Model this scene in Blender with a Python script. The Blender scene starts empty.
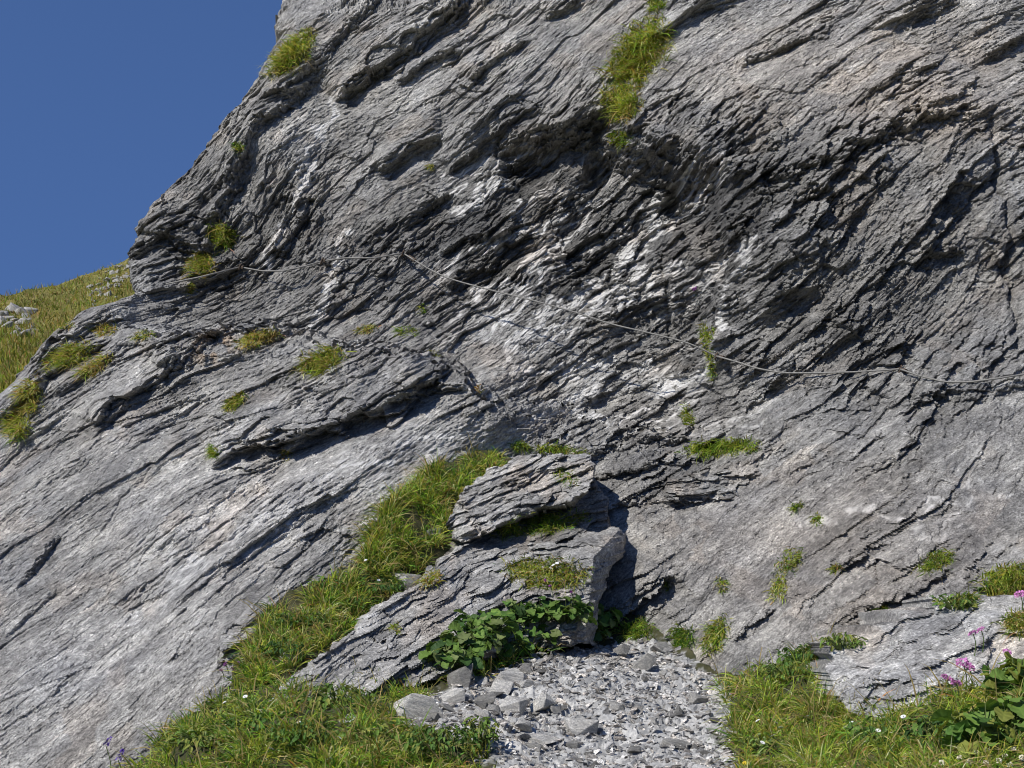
import bpy, bmesh, math, random, colorsys
import numpy as np
from mathutils import Vector, Matrix, Euler
from mathutils.bvhtree import BVHTree

random.seed(7)
RNG = np.random.default_rng(7)
SC = bpy.context.scene
COL = SC.collection
f32 = np.float32

# ------------------------------------------------------------------ camera
F = 1400.0
HY = 480.0
EYE = np.array([0.0, 0.0, 1.65])
PITCH = math.atan((HY - 384.0) / F)
CP, SP = math.cos(PITCH), math.sin(PITCH)


def ray(px, py):
    """direction with y component 1 through a point of the photograph"""
    px = np.asarray(px, float); py = np.asarray(py, float)
    a = (px - 512.0) / F
    b = -(py - 384.0) / F
    dy = CP - b * SP
    dz = SP + b * CP
    return a / dy, dz / dy


def at(px, py, Y):
    a, b = ray(px, py)
    return np.array([a * Y, Y, EYE[2] + b * Y])


cam_d = bpy.data.cameras.new('camera')
cam = bpy.data.objects.new('camera', cam_d)
COL.objects.link(cam)
cam.location = EYE
cam.rotation_euler = (math.pi / 2 + PITCH, 0, 0)
cam_d.sensor_width = 36.0
cam_d.lens = 36.0 * F / 1024.0
cam_d.clip_start = 0.05
cam_d.clip_end = 5000
SC.camera = cam

# ------------------------------------------------------------------ light
SUN = Vector((-0.52, -0.50, 0.70)).normalized()
sd = bpy.data.lights.new('sun', 'SUN')
sd.energy = 5.0
sd.angle = math.radians(0.5)
sd.color = (1.0, 0.965, 0.91)
so = bpy.data.objects.new('sun', sd)
COL.objects.link(so)
so.location = SUN * 30
so.rotation_euler = SUN.to_track_quat('Z', 'Y').to_euler()

W = bpy.data.worlds.new('World')
SC.world = W
W.use_nodes = True
nt = W.node_tree
bg = nt.nodes['Background']
sky = nt.nodes.new('ShaderNodeTexSky')
sky.sky_type = 'NISHITA'
sky.sun_disc = False
sky.sun_elevation = math.asin(SUN.z)
sky.sun_rotation = math.atan2(SUN.x, SUN.y)
sky.altitude = 2600
sky.air_density = 1.0
sky.dust_density = 0.0
sky.ozone_density = 4.0
hs = nt.nodes.new('ShaderNodeMix'); hs.data_type = 'RGBA'; hs.blend_type = 'MULTIPLY'
hs.inputs[0].default_value = 1.0
hs.inputs[7].default_value = (0.80, 0.92, 1.13, 1)
nt.links.new(sky.outputs[0], hs.inputs[6])
nt.links.new(hs.outputs[2], bg.inputs[0])
# thin clear mountain air: the sky keeps its deep blue nearly down to the ridge
wtc = nt.nodes.new('ShaderNodeTexCoord')
wma = nt.nodes.new('ShaderNodeVectorMath'); wma.operation = 'MULTIPLY_ADD'
wma.inputs[1].default_value = (1, 1, 0.55); wma.inputs[2].default_value = (0, 0, 0.42)
wno = nt.nodes.new('ShaderNodeVectorMath'); wno.operation = 'NORMALIZE'
nt.links.new(wtc.outputs['Generated'], wma.inputs[0]); nt.links.new(wma.outputs[0], wno.inputs[0])
nt.links.new(wno.outputs[0], sky.inputs[0])
bg.inputs[1].default_value = 0.12

SC.view_settings.view_transform = 'Standard'
SC.view_settings.look = 'None'
SC.view_settings.exposure = 0
SC.view_settings.gamma = 1
SC.cycles.pixel_filter_type = 'BLACKMAN_HARRIS'
SC.cycles.filter_width = 1.0

# ------------------------------------------------------------------ noise


def _h(ix, iy, s):
    h = (ix.astype(np.uint32) * np.uint32(374761393) + iy.astype(np.uint32) * np.uint32(668265263)
         + np.uint32((s * 1274126177) & 0xffffffff))
    h = (h ^ (h >> np.uint32(13))) * np.uint32(1274126177)
    h = (h ^ (h >> np.uint32(16))) * np.uint32(2246822519)
    return h ^ (h >> np.uint32(15))


def rnd(ix, iy, s):
    return (_h(ix, iy, s) & np.uint32(0xffffff)).astype(f32) / f32(16777216.0)


_ANG = np.linspace(0, 2 * np.pi, 256, endpoint=False)
_GX = np.cos(_ANG).astype(f32); _GY = np.sin(_ANG).astype(f32)


def perlin(x, y, s=0):
    x = np.asarray(x, f32); y = np.asarray(y, f32)
    x0 = np.floor(x); y0 = np.floor(y)
    fx = x - x0; fy = y - y0
    ix = x0.astype(np.int32); iy = y0.astype(np.int32)
    ux = fx * fx * fx * (fx * (fx * 6 - 15) + 10)
    uy = fy * fy * fy * (fy * (fy * 6 - 15) + 10)

    def g(dx, dy):
        k = _h(ix + dx, iy + dy, s) & np.uint32(255)
        return _GX[k] * (fx - dx) + _GY[k] * (fy - dy)
    a = g(0, 0); b = g(1, 0); c = g(0, 1); d = g(1, 1)
    return (a + ux * (b - a) + uy * (c - a + ux * (a - b - c + d))) * f32(1.5)


def fbm(x, y, s=0, o=4, g=0.5):
    t = 0; a = 1.0
    for i in range(o):
        t = t + a * perlin(x, y, s + i * 17)
        x = np.asarray(x) * f32(2.03) + f32(5.1); y = np.asarray(y) * f32(1.97) + f32(3.7); a *= g
    return t


def sst(a, b, x):
    t = np.clip((x - a) / (b - a), 0, 1)
    return t * t * (3 - 2 * t)


def facet(x, y, s=0, tilt=1.0, off=0.5):
    """cells broken at random: every cell a tilted flat piece; also returns the cell number and the edge distance"""
    x = np.asarray(x, f32); y = np.asarray(y, f32)
    x0 = np.floor(x).astype(np.int32); y0 = np.floor(y).astype(np.int32)
    best = np.full(x.shape, 9, f32); sec = np.full(x.shape, 9, f32)
    bx = np.zeros(x.shape, f32); by = np.zeros(x.shape, f32); bi = np.zeros(x.shape, np.int32); bj = np.zeros(x.shape, np.int32)
    for dx in (-1, 0, 1):
        for dy in (-1, 0, 1):
            cx = x0 + dx; cy = y0 + dy
            qx = cx + rnd(cx, cy, s) - x; qy = cy + rnd(cx, cy, s + 1) - y
            d = qx * qx + qy * qy
            m = d < best
            sec = np.where(m, best, np.minimum(sec, d))
            best = np.where(m, d, best)
            bx = np.where(m, qx, bx); by = np.where(m, qy, by)
            bi = np.where(m, cx, bi); bj = np.where(m, cy, bj)
    a = rnd(bi, bj, s + 2) - 0.5; b = rnd(bi, bj, s + 3) - 0.5; c = rnd(bi, bj, s + 4) - 0.5
    return off * c + tilt * (a * bx + b * by), rnd(bi, bj, s + 5), np.sqrt(sec) - np.sqrt(best)


def shingle(u, v, L, s=0, ln=6.0, jag=0.45, thr=0.0, wd=0.3, sharp=1.3):
    """overlapping flakes: each layer juts out at its lower edge and fades upwards; returns the height in units of L"""
    jc = np.floor(u / (0.9 * ln * L) + 0.35 * v / L + 0.4 * perlin(u / (2 * L), v / (2 * L), s + 6)).astype(np.int32)
    t = v / L + 0.5 * jag * fbm(u / (1.6 * ln * L), v / (3 * L), s, 2) + 0.32 * (rnd(jc, jc * 0 + 3, s + 4) - 0.5) + 0.07 * perlin(u / (0.7 * L), v / (0.7 * L), s + 5)
    k = np.floor(t); fr = (t - k).astype(f32)
    am = perlin(u / (ln * L) + k * f32(7.31), k * f32(3.77), s + 9)
    am = sst(thr - wd, thr + wd, am)
    return am * (1 - fr) ** sharp, rnd(k.astype(np.int32), np.floor(u / (ln * L * 2)).astype(np.int32), s + 11)


def tps_fit(P, V, lam=0.0):
    P = np.asarray(P, float); n = len(P)
    d2 = ((P[:, None] - P[None]) ** 2).sum(-1)
    K = 0.5 * d2 * np.log(d2 + 1e-9) + lam * np.eye(n)
    A = np.zeros((n + 3, n + 3)); A[:n, :n] = K
    A[:n, n] = 1; A[:n, n + 1:] = P; A[n, :n] = 1; A[n + 1:, :n] = P.T
    w = np.linalg.solve(A, np.concatenate([V, np.zeros(3)]))

    def ev(x, y):
        x = np.asarray(x, float); y = np.asarray(y, float)
        r = w[n] + w[n + 1] * x + w[n + 2] * y
        for i in range(n):
            q = (x - P[i, 0]) ** 2 + (y - P[i, 1]) ** 2
            r = r + w[i] * 0.5 * q * np.log(q + 1e-9)
        return r
    return ev


# ------------------------------------------------------------------ mesh helpers


def mesh_from(name, V, Q, cols=None, smooth=False):
    """V (n,3), Q (m,3 or 4) or list of such arrays"""
    if not isinstance(Q, (list, tuple)):
        Q = [Q]
    me = bpy.data.meshes.new(name)
    V = np.ascontiguousarray(V, f32)
    me.vertices.add(len(V)); me.vertices.foreach_set('co', V.ravel())
    li = np.concatenate([q.ravel() for q in Q]).astype(np.int32)
    tot = np.concatenate([np.full(len(q), q.shape[1], np.int32) for q in Q])
    st = np.concatenate([[0], np.cumsum(tot)[:-1]]).astype(np.int32)
    me.loops.add(len(li)); me.loops.foreach_set('vertex_index', li)
    me.polygons.add(len(tot)); me.polygons.foreach_set('loop_start', st)
    me.polygons.foreach_set('use_smooth', np.full(len(tot), smooth, bool))
    if cols:
        for k, c in cols.items():
            a = me.attributes.new(k, 'FLOAT_COLOR', 'POINT')
            a.data.foreach_set('color', np.ascontiguousarray(c, f32).ravel())
    me.update(calc_edges=True)
    return me


def put(name, me, mat, parent=None, loc=None):
    o = bpy.data.objects.new(name, me)
    COL.objects.link(o)
    if mat is not None and len(me.materials) == 0:
        me.materials.append(mat)
    if parent is not None:
        o.parent = parent
    if loc is not None:
        o.location = loc
    return o


def tag(o, label=None, cat=None, group=None, kind=None):
    if label: o['label'] = label
    if cat: o['category'] = cat
    if group: o['group'] = group
    if kind: o['kind'] = kind
    return o


def rebase(me, base):
    """shift a mesh so that its origin stands at base"""
    me.transform(Matrix.Translation(-Vector(base)))


def empty(name, loc):
    o = bpy.data.objects.new(name, None)
    o.empty_display_size = 0.05
    COL.objects.link(o); o.location = loc
    return o


# ------------------------------------------------------------------ materials


def new_mat(name):
    m = bpy.data.materials.new(name); m.use_nodes = True
    t = m.node_tree
    b = t.nodes['Principled BSDF']
    b.inputs['Specular IOR Level'].default_value = 0.25
    return m, t, b


def N(t, typ, **kw):
    n = t.nodes.new(typ)
    for k, v in kw.items():
        if isinstance(k, str) and hasattr(n, k): setattr(n, k, v)
        else: n.inputs[k].default_value = v
    return n


def mixc(t, fac, a, b, blend='MIX'):
    n = t.nodes.new('ShaderNodeMix'); n.data_type = 'RGBA'; n.blend_type = blend
    for i, v in ((0, fac), (6, a), (7, b)):
        if isinstance(v, bpy.types.NodeSocket): t.links.new(v, n.inputs[i])
        elif i == 0: n.inputs[0].default_value = v
        else: n.inputs[i].default_value = (*v, 1) if len(v) == 3 else v
    return n.outputs[2]


def ramp(t, src, stops):
    r = t.nodes.new('ShaderNodeValToRGB')
    e = r.color_ramp.elements
    while len(e) < len(stops): e.new(0.5)
    for el, (p, c) in zip(e, stops):
        el.position = p; el.color = (*c, 1) if not isinstance(c, float) else (c, c, c, 1)
    t.links.new(src, r.inputs[0])
    return r.outputs[0]


def noise(t, vec, scale, detail=5, rough=0.6, dist=0.0):
    n = N(t, 'ShaderNodeTexNoise')
    n.inputs['Scale'].default_value = scale; n.inputs['Detail'].default_value = detail
    n.inputs['Roughness'].default_value = rough; n.inputs['Distortion'].default_value = dist
    t.links.new(vec, n.inputs['Vector'])
    return n.outputs['Fac']


def mapped(t, src, rot, scale):
    m = t.nodes.new('ShaderNodeMapping'); m.vector_type = 'TEXTURE'
    m.inputs['Rotation'].default_value = rot
    m.inputs['Scale'].default_value = scale
    t.links.new(src, m.inputs['Vector'])
    return m.outputs[0]


def rock_material(name, bright=1.0, attr=True, ang=-0.63, fine=1.0):
    """grey foliated schist. The 'rock' attribute carries tone, quartz and rust stain"""
    m, t, b = new_mat(name)
    tc = N(t, 'ShaderNodeTexCoord')
    geo = N(t, 'ShaderNodeNewGeometry')
    pos = geo.outputs['Position'] if attr else tc.outputs['Object']
    fol = mapped(t, pos, (0, ang, 0), (5.0, 2.0, 1.0))
    n1 = noise(t, fol, 7.0, 8, 0.62, 0.4)
    n2 = noise(t, pos, 1.3, 4, 0.55)
    n3 = noise(t, pos, 60.0, 3, 0.75)
    n4 = noise(t, fol, 38.0, 5, 0.7, 0.3)
    n5 = noise(t, mapped(t, pos, (0, ang, 0), (1.8, 1.2, 1.0)), 24.0, 6, 0.75, 0.2)
    c = ramp(t, n1, [(0.28, (0.113, 0.111, 0.109)), (0.5, (0.196, 0.192, 0.183)), (0.72, (0.305, 0.298, 0.279))])
    c2 = ramp(t, n2, [(0.35, (0.93, 0.935, 0.95)), (0.5, (1.01, 1.0, 0.985)), (0.66, (1.03, 1.015, 0.985))])
    c = mixc(t, 1.0, c, c2, 'MULTIPLY')
    c3 = ramp(t, n4, [(0.3, 0.62), (0.5, 1.0), (0.7, 1.38)])
    c = mixc(t, 0.8, c, c3, 'MULTIPLY')
    c4 = ramp(t, n3, [(0.34, 0.45), (0.5, 1.0), (0.64, 1.6)])
    c = mixc(t, 0.75, c, c4, 'MULTIPLY')
    c5 = ramp(t, n5, [(0.36, 0.48), (0.5, 1.0), (0.60, 1.25), (0.68, 1.85)])
    c = mixc(t, 0.6, c, c5, 'MULTIPLY')
    # hairline cracks along the foliation and pale flecks
    n6 = noise(t, mapped(t, pos, (0, ang, 0), (3.2, 1.5, 1.0)), 6.0, 7, 0.68, 0.15)
    c6 = ramp(t, n6, [(0.0, 1.0), (0.395, 1.0), (0.405, 0.38), (0.418, 1.0), (0.488, 1.0), (0.496, 0.42), (0.506, 1.0), (0.582, 1.0), (0.590, 0.40), (0.602, 1.0)])
    c = mixc(t, 0.75, c, c6, 'MULTIPLY')
    n7 = noise(t, mapped(t, pos, (0, ang, 0), (1.7, 1.2, 1.0)), 42.0, 3, 0.6)
    c7 = ramp(t, n7, [(0.0, 1.0), (0.60, 1.0), (0.68, 1.7)])
    c = mixc(t, 0.8, c, c7, 'MULTIPLY')
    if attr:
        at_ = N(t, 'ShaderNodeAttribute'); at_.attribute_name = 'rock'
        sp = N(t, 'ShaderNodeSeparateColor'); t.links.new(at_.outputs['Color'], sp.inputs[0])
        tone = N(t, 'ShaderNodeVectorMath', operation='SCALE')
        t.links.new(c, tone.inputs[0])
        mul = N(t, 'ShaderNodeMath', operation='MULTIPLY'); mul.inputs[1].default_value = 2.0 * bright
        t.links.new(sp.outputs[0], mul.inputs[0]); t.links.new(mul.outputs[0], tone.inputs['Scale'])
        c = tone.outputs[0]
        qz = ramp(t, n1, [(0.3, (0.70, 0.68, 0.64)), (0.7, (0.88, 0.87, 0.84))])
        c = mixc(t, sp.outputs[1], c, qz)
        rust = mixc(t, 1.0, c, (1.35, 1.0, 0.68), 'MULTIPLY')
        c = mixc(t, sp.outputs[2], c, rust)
    else:
        oi = N(t, 'ShaderNodeObjectInfo')
        c = mixc(t, 1.0, c, oi.outputs['Color'], 'MULTIPLY')
        c = mixc(t, 1.0, c, (bright, bright, bright), 'MULTIPLY')
    t.links.new(c, b.inputs['Base Color'])
    b.inputs['Roughness'].default_value = 0.72
    b.inputs['Specular IOR Level'].default_value = 0.3
    b1 = N(t, 'ShaderNodeBump'); b1.inputs['Strength'].default_value = 0.5 * fine; b1.inputs['Distance'].default_value = 0.03
    t.links.new(n4, b1.inputs['Height'])
    b2 = N(t, 'ShaderNodeBump'); b2.inputs['Strength'].default_value = 0.75 * fine; b2.inputs['Distance'].default_value = 0.015
    t.links.new(n3, b2.inputs['Height']); t.links.new(b1.outputs[0], b2.inputs['Normal'])
    b3 = N(t, 'ShaderNodeBump'); b3.inputs['Strength'].default_value = 0.8 * fine; b3.inputs['Distance'].default_value = 0.05
    t.links.new(n5, b3.inputs['Height']); t.links.new(b2.outputs[0], b3.inputs['Normal'])
    b4 = N(t, 'ShaderNodeBump'); b4.inputs['Strength'].default_value = 0.6 * fine; b4.inputs['Distance'].default_value = 0.02
    t.links.new(c6, b4.inputs['Height']); t.links.new(b3.outputs[0], b4.inputs['Normal'])
    t.links.new(b4.outputs[0], b.inputs['Normal'])
    return m


def leaf_material(name, rough=0.5, trans=0.25):
    """colour from the 'tint' attribute, some light passing through"""
    m, t, b = new_mat(name)
    a = N(t, 'ShaderNodeAttribute'); a.attribute_name = 'tint'
    geo = N(t, 'ShaderNodeNewGeometry')
    n = noise(t, geo.outputs['Position'], 30, 3)
    c = mixc(t, 0.6, a.outputs['Color'], ramp(t, n, [(0.3, 0.72), (0.7, 1.25)]), 'MULTIPLY')
    t.links.new(c, b.inputs['Base Color'])
    b.inputs['Roughness'].default_value = rough
    tr = N(t, 'ShaderNodeBsdfTranslucent')
    c2 = mixc(t, 1.0, c, (1.2, 1.25, 0.6), 'MULTIPLY')
    t.links.new(c2, tr.inputs[0])
    mx = N(t, 'ShaderNodeMixShader'); mx.inputs[0].default_value = trans
    t.links.new(b.outputs[0], mx.inputs[1]); t.links.new(tr.outputs[0], mx.inputs[2])
    t.links.new(mx.outputs[0], t.nodes['Material Output'].inputs[0])
    return m


M_CLIFF = rock_material('cliff_schist', 1.5)
M_BLOCK = rock_material('outcrop_schist', 1.62)
M_STONE = rock_material('loose_slate', 2.1, attr=False, ang=0.3, fine=0.8)
M_GRASS = leaf_material('grass_blades', 0.6, 0.45)
M_LEAF = leaf_material('broad_leaves', 0.62, 0.3)

# ------------------------------------------------------------------ cliff
CT = [  # picture x, picture y, distance
    (0, 768, 10.5), (0, 600, 11.8), (0, 450, 13.3), (130, 768, 10.3), (130, 600, 11.5), (130, 450, 12.9), (60, 520, 12.4),
    (250, 665, 10.45), (220, 560, 11.55), (300, 560, 11.7), (350, 500, 12.2), (300, 450, 12.7), (400, 450, 12.75), (450, 420, 13.15),
    (450, 385, 13.5), (450, 350, 14.2), (200, 400, 13.4), (130, 350, 14.0), (60, 380, 13.8), (250, 340, 14.2), (330, 350, 14.0),
    (200, 280, 14.8), (300, 280, 14.8), (400, 300, 14.7), (250, 150, 15.2), (150, 230, 15.2), (330, 50, 15.6), (280, 0, 15.9),
    (450, 100, 15.1), (500, 0, 15.3), (600, 100, 14.5), (650, 0, 14.7), (550, 200, 14.6), (600, 330, 14.2), (650, 250, 14.25),
    (600, 430, 13.7), (700, 420, 13.4), (690, 330, 13.8), (760, 250, 13.1), (800, 100, 13.5), (850, 0, 13.9), (1000, 0, 13.3),
    (1000, 200, 12.6), (900, 250, 12.7), (880, 370, 12.45), (1000, 400, 11.9), (800, 450, 12.3), (700, 500, 12.5), (650, 560, 11.75),
    (750, 600, 11.2), (680, 640, 11.25), (740, 690, 10.5), (800, 650, 10.5), (850, 560, 10.9), (950, 500, 11.1), (1024, 500, 10.8),
    (1024, 580, 10.0), (920, 620, 10.1), (600, 520, 12.5), (640, 500, 12.5), (520, 600, 12.3), (400, 620, 11.7), (600, 800, 10.9), (350, 800, 10.5),
    (900, 800, 9.6), (1250, 0, 12.6), (1250, 400, 11), (1250, 600, 9.3), (500, -250, 16.0), (1000, -250, 14.2), (1250, -250, 13.2),
    (100, 950, 9.4), (-250, 768, 10.9), (-250, 500, 13.3), (-200, 200, 16), (100, -100, 17), (1250, 800, 8.7), (600, 1000, 9.7)]
_p = np.array([at(*c) for c in CT])
base_Y = tps_fit(_p[:, [0, 2]], _p[:, 1], 0.02)

DX = 0.0105
xs = np.concatenate([np.arange(-8.0, -5.6, 0.03), np.arange(-5.6, 4.75, DX), np.arange(4.75, 8.0, 0.03)])
zs = np.concatenate([np.arange(-2.4, -0.75, 0.03), np.arange(-0.75, 6.95, DX), np.arange(6.95, 9.2, 0.03)])
NX, NZ = len(xs), len(zs)
GX, GZ = np.meshgrid(xs, zs)
# low resolution evaluation of the base then bilinear
_cx = np.linspace(xs[0], xs[-1], 200); _cz = np.linspace(zs[0], zs[-1], 150)
_B = base_Y(*np.meshgrid(_cx, _cz))


def bil(cx, cz, B, x, z):
    fx = np.interp(x, cx, np.arange(len(cx))); fz = np.interp(z, cz, np.arange(len(cz)))
    i = np.clip(fx.astype(int), 0, len(cx) - 2); j = np.clip(fz.astype(int), 0, len(cz) - 2)
    a = fx - i; b = fz - j
    return (B[j, i] * (1 - a) + B[j, i + 1] * a) * (1 - b) + (B[j + 1, i] * (1 - a) + B[j + 1, i + 1] * a) * b


BY = bil(_cx, _cz, _B, GX, GZ).astype(f32)
GX = GX.astype(f32); GZ = GZ.astype(f32)


def surf(px, py):
    Y = 13.0
    for _ in range(14):
        p = at(px, py, Y); Y = 0.5 * Y + 0.5 * float(bil(_cx, _cz, _B, p[0], p[2]))
    return at(px, py, Y)


def blob(px, py, r, q=None):
    """soft round region round a point of the cliff; r, q in pixels along and across"""
    p = surf(px, py); k = p[1] / F
    return np.exp(-(((GX - p[0]) / (r * k)) ** 2 + ((GZ - p[2]) / ((q or r) * k)) ** 2)).astype(f32)


# foliation coordinates
TH = math.radians(37)
wx = 0.30 * perlin(GX / 3.3, GZ / 3.3, 3) + 0.04 * perlin(GX / 1.1, GZ / 1.1, 4)
fold = blob(600, 270, 150, 100) + 0.5 * blob(520, 180, 90)
wf = fold * (0.035 * perlin(GX / 0.6, GZ / 0.6, 6) + 0.03 * perlin(GX / 0.25, GZ / 0.25, 7))
# flatter bedding below the ledge, steeper on the far left
flat = sst(4.2, 0.0, GZ) * sst(-3.8, -0.4, GX)
U = (GX * math.cos(TH) + GZ * math.sin(TH)).astype(f32)
Vv = (-GX * math.sin(TH) + GZ * math.cos(TH) + wx + wf).astype(f32)
Vv = (Vv + flat * (1.6 - np.logaddexp(0, 3 * (1.6 - GX)) / 3 - 0.3) * 0.20).astype(f32)

for _c in ((280, 215, 110, 110, 1.0), (900, 200, 260, 200, 0.18)):
    _p0 = surf(_c[0], _c[1]); _w = blob(*_c[:4]) * _c[4]
    Vv = (Vv + _w * (-0.32 * (GX - _p0[0]) - 0.30 * (GZ - _p0[2]))).astype(f32)
smooth_m = np.clip(0.55 * blob(60, 520, 110, 120) + blob(60, 700, 120, 120) * 0.2 + 0.8 * blob(420, 470, 110, 35) + 0.4 * blob(940, 450, 140, 60) + 0.7 * blob(560, 50, 110, 50) + 0.2 * blob(800, 620, 90, 60), 0, 1)
rough_m = np.clip(0.65 * blob(880, 170, 150, 90) + blob(620, 250, 140, 110) + blob(260, 250, 120, 90) * 0.8 + blob(740, 230, 70, 110) + 0.8 * blob(650, 470, 90, 40) + 0.6 * blob(860, 400, 150, 60) + 0.45 * blob(900, 300, 140, 90) + 0.4 * blob(870, 560, 120, 50), 0, 1)

D = np.zeros(GX.shape, f32)      # positive = towards the camera
# big folds of the wall
D += 0.16 * fbm(GX / 2.3, GZ / 2.0, 20, 2) + 0.07 * fbm(U / 1.6, Vv / 0.5, 23, 3)
amp = 1.0 - 0.75 * smooth_m
# patches of smooth rock between patches of broken rock
pat = fbm(U / 1.5 + 0.4 * perlin(GX, GZ, 800), Vv / 0.55, 801, 3) + 0.5 * (rough_m - smooth_m)
pat = 0.10 + 1.25 * sst(-0.40, 0.50, pat)
pat2 = (0.4 + 0.6 * np.clip(pat, 0, 1)) * (0.3 + 1.0 * sst(-0.3, 0.45, fbm(GX / 0.5, GZ / 0.4, 811, 3)))
amp = amp * (0.45 + 0.65 * pat)


def plates(lu, lv, s, bias=1.0, tilt=0.7, off=0.5, warp=0.07):
    """overlapping broken plates, each jutting at its lower edge"""
    x = U / lu + warp * fbm(U / (1.3 * lu), Vv / (1.3 * lv), s + 50, 3); y = Vv / lv + warp * 1.2 * fbm(U / (1.6 * lu), Vv / (1.6 * lv), s + 60, 3)
    x0 = np.floor(x).astype(np.int32); y0 = np.floor(y).astype(np.int32)
    best = np.full(x.shape, 9, f32); bx = np.zeros(x.shape, f32); by = bx.copy(); bi = np.zeros(x.shape, np.int32); bj = bi.copy()
    for dx in (-1, 0, 1):
        for dy in (-1, 0, 1):
            cx = x0 + dx; cy = y0 + dy
            qx = cx + rnd(cx, cy, s) - x; qy = cy + rnd(cx, cy, s + 1) - y
            d = np.maximum(np.abs(qx + 0.35 * qy), np.abs(qy)) + 0.12 * np.abs(qx - qy)
            m = d < best
            best = np.where(m, d, best); bx = np.where(m, qx, bx); by = np.where(m, qy, by); bi = np.where(m, cx, bi); bj = np.where(m, cy, bj)
    a = rnd(bi, bj, s + 2) - 0.5; b = rnd(bi, bj, s + 3) - 0.5; c = rnd(bi, bj, s + 4) - 0.5
    e = rnd(bi, bj, s + 6)
    return off * 2 * c + tilt * a * bx + (bias * (0.2 + e) + tilt * b) * by, rnd(bi, bj, s + 5)


shr = 1 - 0.6 * rough_m
h1, r1 = shingle(U, Vv, 0.66, 31, 3.0, 0.32, 0.22, 0.2); D += 0.10 * amp * shr * (1 - 0.9 * np.clip(blob(250, 545, 100, 70), 0, 1)) * h1
h2, r2 = shingle(U, Vv, 0.29, 37, 3.5, 0.34, 0.22, 0.16); D += 0.045 * amp * shr * h2
h3, r3 = shingle(U, Vv, 0.13, 41, 4.0, 0.36, 0.2, 0.14); D += 0.028 * shr * pat * (1.0 - 0.5 * smooth_m + 0.2 * rough_m) * h3
h4, r4 = shingle(U, Vv, 0.055, 47, 5.0, 0.6, 0.15, 0.15); D += 0.013 * pat2 * (1 - 0.3 * smooth_m) * h4
fa, ra = plates(1.15, 0.42, 51, 0.6); D += 0.10 * (0.5 + 0.3 * rough_m) * amp * fa
fb, rb = plates(0.40, 0.16, 155, 0.9, 0.9); D += 0.060 * pat * (0.45 + 0.8 * rough_m) * (1 - 0.7 * smooth_m) * fb
fc, rc = plates(0.16, 0.065, 259, 1.0, 0.9); D += 0.042 * pat * pat2 * (0.5 + 0.7 * rough_m) * (1 - 0.45 * smooth_m) * fc
fd, rd = plates(0.075, 0.030, 363, 1.0, 1.0); D += 0.026 * (0.45 + 0.55 * pat2) * (0.6 + 0.5 * rough_m) * (1 - 0.2 * smooth_m) * fd
# cross joints: blocky pieces broken across the foliation
_w1 = 0.25 * fbm(GX / 0.3, GZ / 0.3, 701, 3); _w2 = 0.25 * fbm(GX / 0.3, GZ / 0.3, 705, 3)
ga, qa, _ = facet(GX / 0.42 + _w1, (GZ + 0.3 * GX) / 0.36 + _w2, 711, 1.1, 0.5); D += 0.10 * (0.3 + 0.7 * pat) * (0.28 + 0.8 * rough_m) * (1 - 0.8 * smooth_m) * ga
gb, qb, _ = facet((GX + 0.2 * GZ) / 0.15 + _w1 * 2, GZ / 0.12 + _w2 * 2, 721, 1.1, 0.5); D += 0.052 * (0.3 + 0.7 * pat2) * (0.35 + 0.9 * rough_m) * (1 - 0.6 * smooth_m) * gb
gc, qc, _ = facet(GX / 0.055 + _w1 * 4, GZ / 0.042 + _w2 * 4, 731, 1.1, 0.6); D += 0.022 * (0.6 + 0.7 * rough_m) * gc
D += 0.008 * fbm(U / 0.09, Vv / 0.03, 65, 3)


def poly_xz(pts):
    return np.array([surf(x, y)[[0, 2]] for x, y in pts])


def seg_dist(P, reach, jag=0.0, js=70):
    """distance (signed, + to the left of the direction of travel), position 0..1 along, and the window of grid it covers"""
    x0, x1 = P[:, 0].min() - reach, P[:, 0].max() + reach; z0, z1 = P[:, 1].min() - reach, P[:, 1].max() + reach
    i0, i1 = np.searchsorted(xs, [x0, x1]); j0, j1 = np.searchsorted(zs, [z0, z1])
    sl = (slice(j0, j1), slice(i0, i1))
    x = GX[sl]; z = GZ[sl]
    if jag:
        x = x + jag * fbm(x / 0.25, z / 0.25, js, 4); z = z + jag * fbm(x / 0.25, z / 0.25, js + 3, 4)
    best = np.full(x.shape, 1e9, f32); sg = np.zeros(x.shape, f32); tt = np.zeros(x.shape, f32)
    L = np.sqrt(((P[1:] - P[:-1]) ** 2).sum(1)); tot = L.sum(); acc = 0
    for a, b, l in zip(P[:-1], P[1:], L):
        d = (b - a) / l
        t = np.clip((x - a[0]) * d[0] + (z - a[1]) * d[1], 0, l)
        qx = x - a[0] - t * d[0]; qz = z - a[1] - t * d[1]
        q = qx * qx + qz * qz
        m = q < best
        best = np.where(m, q, best)
        sg = np.where(m, d[0] * qz - d[1] * qx, sg)
        tt = np.where(m, (acc + t) / tot, tt); acc += l
    dist = np.sqrt(best)
    return sl, np.where(sg >= 0, dist, -dist), tt, dist


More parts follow.
